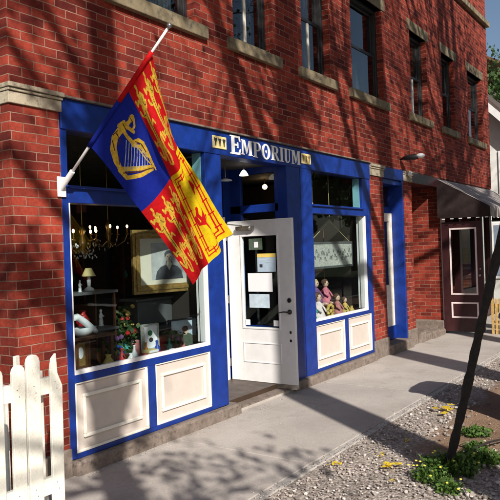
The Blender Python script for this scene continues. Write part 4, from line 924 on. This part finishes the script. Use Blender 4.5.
# ------------------------------------------------------------------ things in the right window
t = thing('lace_panel', (8.42, .28, 1.5), 'white lace panel in a narrow frame hanging on cords in the right window', 'hanging')
m = MB(); x0, x1, z0, z1 = 7.72, 9.14, 1.32, 1.70
m.box(x0, x1, .27, .29, z0, z0+.03).box(x0, x1, .27, .29, z1-.03, z1).box(x0, x0+.03, .27, .29, z0+.03, z1-.03).box(x1-.03, x1, .27, .29, z0+.03, z1-.03); m.build('frame', 'shelf_grey', t)
MB().box(x0+.03, x1-.03, .278, .283, z0+.03, z1-.03).build('lace', 'lace', t)
m = MB()
for k in range(11): m.lathe([(.0301, 0), (.033, .004), (.03, .008)], (0, 0, 0), 12); 
m.bm.free(); m = MB()
for k in range(26):
    cx = x0+.07+k*.051; cz = (z0+z1)/2+.06*math.sin(k*1.9); pts = [(cx+.02*math.cos(.9*j+k)*(1+.3*j/6), .272, cz+.03*math.sin(1.3*j+k*2)) for j in range(9)]; m.tube(pts, .0022, 4, False)
m.build('stitching', 'shelf_grey', t)
m = MB(); m.tube([(x0+.1, .28, z1), (8.42, .28, 2.0), (x1-.1, .28, z1)], .004, 5); m.tube([(8.42, .28, 2.0), (8.42, .28, 2.72)], .004, 5); m.build('cord', 'cream_shade', t)
def doll(x, y, z, h, dress, label, hair='hair'):
    t = thing('doll', (x, y, z), label, 'doll', 'dolls sitting in the right window'); k = h/.36
    MB().lathe([(.10*k, 0), (.105*k, .02*k), (.075*k, .10*k), (.045*k, .17*k), (.052*k, .21*k), (.03*k, .235*k), (.015*k, .25*k)], (x, y, z), 16).build('dress', dress, t, smooth=True)
    MB().ball((x, y, z+.295*k), (.046*k, .044*k, .055*k), 2).ball((x, y-.044*k, z+.288*k), .007*k, 1).build('head', 'skin_doll', t, smooth=True)
    MB().ball((x, y+.014*k, z+.31*k), (.057*k, .05*k, .058*k), 2, .08).build('hair', hair, t)
    MB().ball((x-.017*k, y-.040*k, z+.30*k), .006*k, 1).ball((x+.017*k, y-.040*k, z+.30*k), .006*k, 1).build('eyes', 'ink', t)
    for s in (-1, 1):
        MB().tube([(x+s*.04*k, y, z+.215*k), (x+s*.085*k, y-.03*k, z+.16*k), (x+s*.06*k, y-.08*k, z+.115*k)], [.018*k, .015*k, .011*k], 8).build('arm', dress, t, smooth=True)
        MB().tube([(x+s*.04*k, y-.06*k, z+.03*k), (x+s*.05*k, y-.13*k, z+.03*k), (x+s*.05*k, y-.135*k, z-.0*k+.02)], [.02*k, .018*k, .015*k], 8).build('leg', 'skin_doll', t, smooth=True)
t = thing('doll_bench', (8.2, .45, .60), 'low wooden step seating the back row of dolls', 'bench'); BX('seat', 'wood', t, 7.45, 8.8, .36, .60, .74, .77); BX('side', 'wood', t, 7.46, 7.49, .38, .58, .60, .74); BX('side', 'wood', t, 8.75, 8.78, .38, .58, .60, .74)
doll(7.98, .47, .77, .42, 'pink_cloth', 'pink-dressed doll seated back left on the bench'); doll(8.28, .47, .77, .40, 'violet_cloth', 'violet-dressed doll in the middle of the bench', 'yellow_cloth'); doll(8.58, .47, .77, .38, 'rose_cloth', 'rose-dressed doll at the right of the bench')
doll(7.70, .26, .60, .42, 'teal_cloth', 'teal-dressed doll in front at the far left of the right window', 'yellow_cloth'); doll(7.93, .24, .60, .40, 'pale_cloth', 'pale-dressed doll in front beside the straw wreath'); doll(8.52, .25, .60, .34, 'pink_cloth', 'pink doll in front right of the wreath'); doll(8.80, .27, .60, .27, 'yellow_cloth', 'yellow-dressed doll nearest the right end of the window', 'hair')
m = MB(); n = 22
ring = [(8.20+.085*math.cos(6.283*j/n), .20+.01*math.sin(j*2.), .715+.085*math.sin(6.283*j/n)) for j in range(n+1)]; m.tube(ring, [.022+.005*math.sin(j*2.7) for j in range(n+1)], 8, False); m.ball((8.20, .19, .715), (.035, .02, .035), 1, .2)
tag(m.build('wreath', 'yellow_cloth'), 'round straw wreath leaning in the front of the right window', 'wreath')
vase(8.98, .25, .60, .12, 'yellow_cloth', 'yellow pot at the right end of the right window'); vase(8.66, .17, .60, .07, 'brass', 'small brass cup by the right window glass')
t = thing('cane_rack', (8.72, .66, .60), 'thin dark wooden rack standing behind the dolls', 'rack')
for xx in (8.5, 8.9): MB().tube([(xx, .66, .6), (xx+.03, .66, 1.9)], .010, 6).build('upright', 'wood', t)
for zz in (.95, 1.25): MB().tube([(8.5, .66, zz), (8.93, .66, zz)], .008, 6).build('bar', 'red_thing', t)
t = thing('window_shutter', (7.9, .45, 2.2), 'pale interior sash hanging behind the right transom', 'shutter')
m = MB(); 
for xx in (7.62, 8.18): m.box(xx, xx+.06, .44, .47, 2.2, 2.6)
m.box(7.62, 8.24, .44, .47, 2.50, 2.56); m.build('frame', 'matboard', t)
# lit shop lamp and porch pendants
t = thing('pendant_lamp', (6.0, .40, 2.5), 'white lit pendant lamp hanging in the entrance recess', 'lamp', 'pendant lamps at the entrance')
MB().tube([(6.50, .42, 2.66), (6.50, .42, 2.60)], .008, 6).build('stem', 'steel', t); MB().lathe([(.055, 0), (.05, .02), (.03, .05), (.012, .07)], (6.50, .42, 2.53), 16).build('shade', 'bulb_white', t, smooth=True)
t = thing('saucer_lamp', (6.05, .5, 2.45), 'shallow white saucer lamp left of the pendant in the entrance recess', 'lamp')
MB().tube([(6.12, .42, 2.66), (6.12, .42, 2.48)], .005, 6).build('stem', 'steel', t); MB().lathe([(.08, 0), (.075, .012), (.02, .03)], (6.12, .42, 2.44), 18).build('shade', 'porcelain', t, smooth=True)
t = thing('ceiling_lamp', (8.5, 1.5, 2.6), 'warm lit lamp seen through the side transom of the entrance', 'lamp')
MB().tube([(8.6, 1.5, 2.74), (8.6, 1.5, 2.66)], .006, 6).build('stem', 'brass', t); MB().ball((8.6, 1.5, 2.61), .04, 2).build('bulb', 'bulb', t, smooth=True)
# notices on the open door glass
def notice(y0, y1, z0, z1, mat, label, extra=()):
    t = thing('notice', (XD+.016, y0, z0), label, 'notice', 'papers taped inside the open door glass')
    BX('sheet', mat, t, XD+.013, XD+.0155, y0, y1, z0, z1)
    for (a0, a1, b0, b1, mt) in extra: BX('print', mt, t, XD+.0115, XD+.0125, y0+(y1-y0)*a0, y0+(y1-y0)*a1, z0+(z1-z0)*b0, z0+(z1-z0)*b1)
notice(.17, .53, 1.10, 1.33, 'paper', 'large blank white sheet in the middle of the door glass')
notice(.11, .38, 1.345, 1.57, 'paper_blue', 'blue-grey poster with a yellow header on the door glass', ((.08, .92, .66, .70, 'palesky'), (.08, .6, .52, .55, 'palesky'), (0, 1, .80, 1, 'paper_yellow'), (.72, .88, .25, .42, 'ink')))
notice(.30, .50, 1.62, 1.76, 'woodland', 'small green and white flyer at the top of the door glass', ((.3, .6, .2, .7, 'paper'),))
notice(.22, .52, .90, 1.07, 'palesky', 'pale blue sheet below the large white one on the door glass')
notice(.52, .59, .68, .75, 'paper', 'white sticker in the far bottom corner of the door glass'); notice(.10, .17, .68, .75, 'paper', 'white sticker in the near bottom corner of the door glass')

# ------------------------------------------------------------------ neighbours and background
hs_ = thing('white_house', (22, 2, GZ), 'white gabled house with dark shingle roof beyond the brick building', 'house')
m = MB(); hx0, hx1, hy0, hy1 = 20, 29, -.6, 8.5; ez = 4.1; ry = 3.0; rz_ = 7.9
m.box(hx0, hx1, hy0, hy1, -.3, ez); m.prism([(hy0, ez), (hy1, ez), (ry, rz_-.2)], (hx0, hx1), 'x'); m.build('wall', 'house_white', hs_)
def roofslab(ya, za, yb, zb, x0, x1, th=.16):
    return MB().prism([(ya, za), (yb, zb), (yb, zb+th), (ya, za+th)], (x0, x1), 'x')
sl_ = (rz_-ez)/(ry-hy0); roofslab(hy0-.5, ez-.5*sl_, ry, rz_, hx0-.35, hx1+.35).build('roof', 'shingle', hs_); sl2 = (rz_-ez)/(hy1-ry); roofslab(hy1+.5, ez-.5*sl2, ry, rz_, hx0-.35, hx1+.35).build('roof', 'shingle', hs_)
roofslab(hy0-.52, ez-.5*sl_-.22, ry, rz_-.24, hx0-.40, hx0-.352, .26).build('rake_board', 'white', hs_); roofslab(hy1+.5, ez-.5*sl2-.22, ry, rz_-.24, hx0-.40, hx0-.352, .26).build('rake_board', 'white', hs_)
for (ya, yb, za, zb) in ((-.2, .62, 2.6, 4.2), (.2, .9, .6, 2.1), (2.5, 3.3, 4.6, 5.8), (4.5, 5.3, 2.6, 4.1)):
    w = MB().box(hx0-.04, hx0-.001, ya-.08, yb+.08, za-.08, zb+.08).build('window', 'white', hs_); MB().box(hx0-.048, hx0-.041, ya, yb, za, zb).build('pane', 'greyblue', w); BX('sash_bar', 'white', w, hx0-.056, hx0-.049, ya, yb, (za+zb)/2-.02, (za+zb)/2+.02)
rh = thing('rust_roof_house', (36, 5, GZ), 'far house with a rusty brown roof glimpsed over the white gable', 'house')
MB().box(34, 44, 0, 9, -.3, 8).build('wall', 'house_white', rh); roofslab(-.5, 8, 4.5, 10.8, 33.6, 44.4).build('roof', 'rust', rh); roofslab(9.5, 8, 4.5, 10.8, 33.6, 44.4).build('roof', 'rust', rh)
def leafy_tree(x, y, h, rad, n, label, seed, size=.3, grp='leafy trees in the distance', blobs=16):
    random.seed(seed); t = thing('leafy_tree', (x, y, -.3), label, 'tree', grp)
    m = MB(); m.tube([(x, y, -.3), (x+.1, y, h*.4), (x, y+.1, h*.75)], [h*.035, h*.025, h*.012], 10); m.build('trunk', 'bark', t, smooth=True)
    m = MB(); cs = []
    for k in range(blobs):
        v = Vector((random.gauss(0, 1), random.gauss(0, 1), random.gauss(0, .8))); v = v/max(1, v.length)*rad*.95*random.uniform(.4, 1); c = Vector((x, y, h*.66))+Vector((v.x, v.y, v.z*.95)); cs.append((c, rad*random.uniform(.16, .34)))
    for c, r in cs: m.tube([(x, y, h*.45), Vector((x, y, h*.55)).lerp(c, .6), c], [h*.012, h*.006, .02], 5)
    m.build('limbs', 'bark', t)
    m = MB()
    for i in range(n):
        c, r = random.choice(cs); d = Vector((random.gauss(0, 1), random.gauss(0, 1), random.gauss(0, .7))); d = d/d.length*r*random.random()**.4; m.leaf(c+d, size*random.uniform(.6, 1.3))
    m.build('crown', 'leaves', t)
leafy_tree(24.6, 2.6, 10.3, 3.0, 11000, 'green leafy tree rising behind the white house beside the brick corner', 4, .15, blobs=26)
leafy_tree(40, -2.5, 13, 4.5, 3000, 'large tree at the end of the street', 6, .5)
# across the street, seen only as reflections
for k, (x, y, h, r, lb) in enumerate(((12, -19, 9, 3.6, 'leafy tree across the street opposite the far shop'), (20, -17, 10, 4, 'tall leafy tree across the street further up'), (28, -18, 11, 4.2, 'leafy tree across the street far up the road'), (3, -20, 9, 3.5, 'leafy tree across the street opposite the flag'))): leafy_tree(x, y, h, r, 1500, lb, 20+k, .55, 'trees across the street')
for k, (x, y, lb) in enumerate(((36, -17, 'broad tree across the street at its far end'), (46, -18, 'last tree across the street'), (8, -18, 'broad tree across the street opposite the entrance'), (16, -18, 'round tree across the street between two tall ones'), (24, -18, 'round tree across the street beyond the tall one'))): leafy_tree(x, y, 9.5, 4.4, 1700, lb, 40+k, .6, 'trees across the street')
for k, (x, col, lb) in enumerate(((7, 'house_white', 'white gabled house across the street'), (17, 'capstone', 'tan gabled house across the street'), (27, 'brick', 'brick gabled house across the street'))):
    t = thing('facing_house', (x, -24, -.3), lb, 'house', 'houses across the street'); MB().box(x-4, x+4, -30, -22, -.3, 5.5).build('wall', col, t)
    for s in (-1, 1): MB().prism([(x+s*4.6, 5.2), (x, 9), (x, 9.2), (x+s*4.6, 5.4)], (-30.4, -21.6)).build('roof', 'shingle', t)
    MB().prism([(x-4, 5.5), (x+4, 5.5), (x, 8.9)], (-29.9, -22.1)).build('gable', col, t)
    for wx in (-2.5, 0, 2.5):
        for wz in (1, 3.6): BX('window', 'greyblue', t, x+wx-.5, x+wx+.5, -22.0, -21.97, wz, wz+1.3)
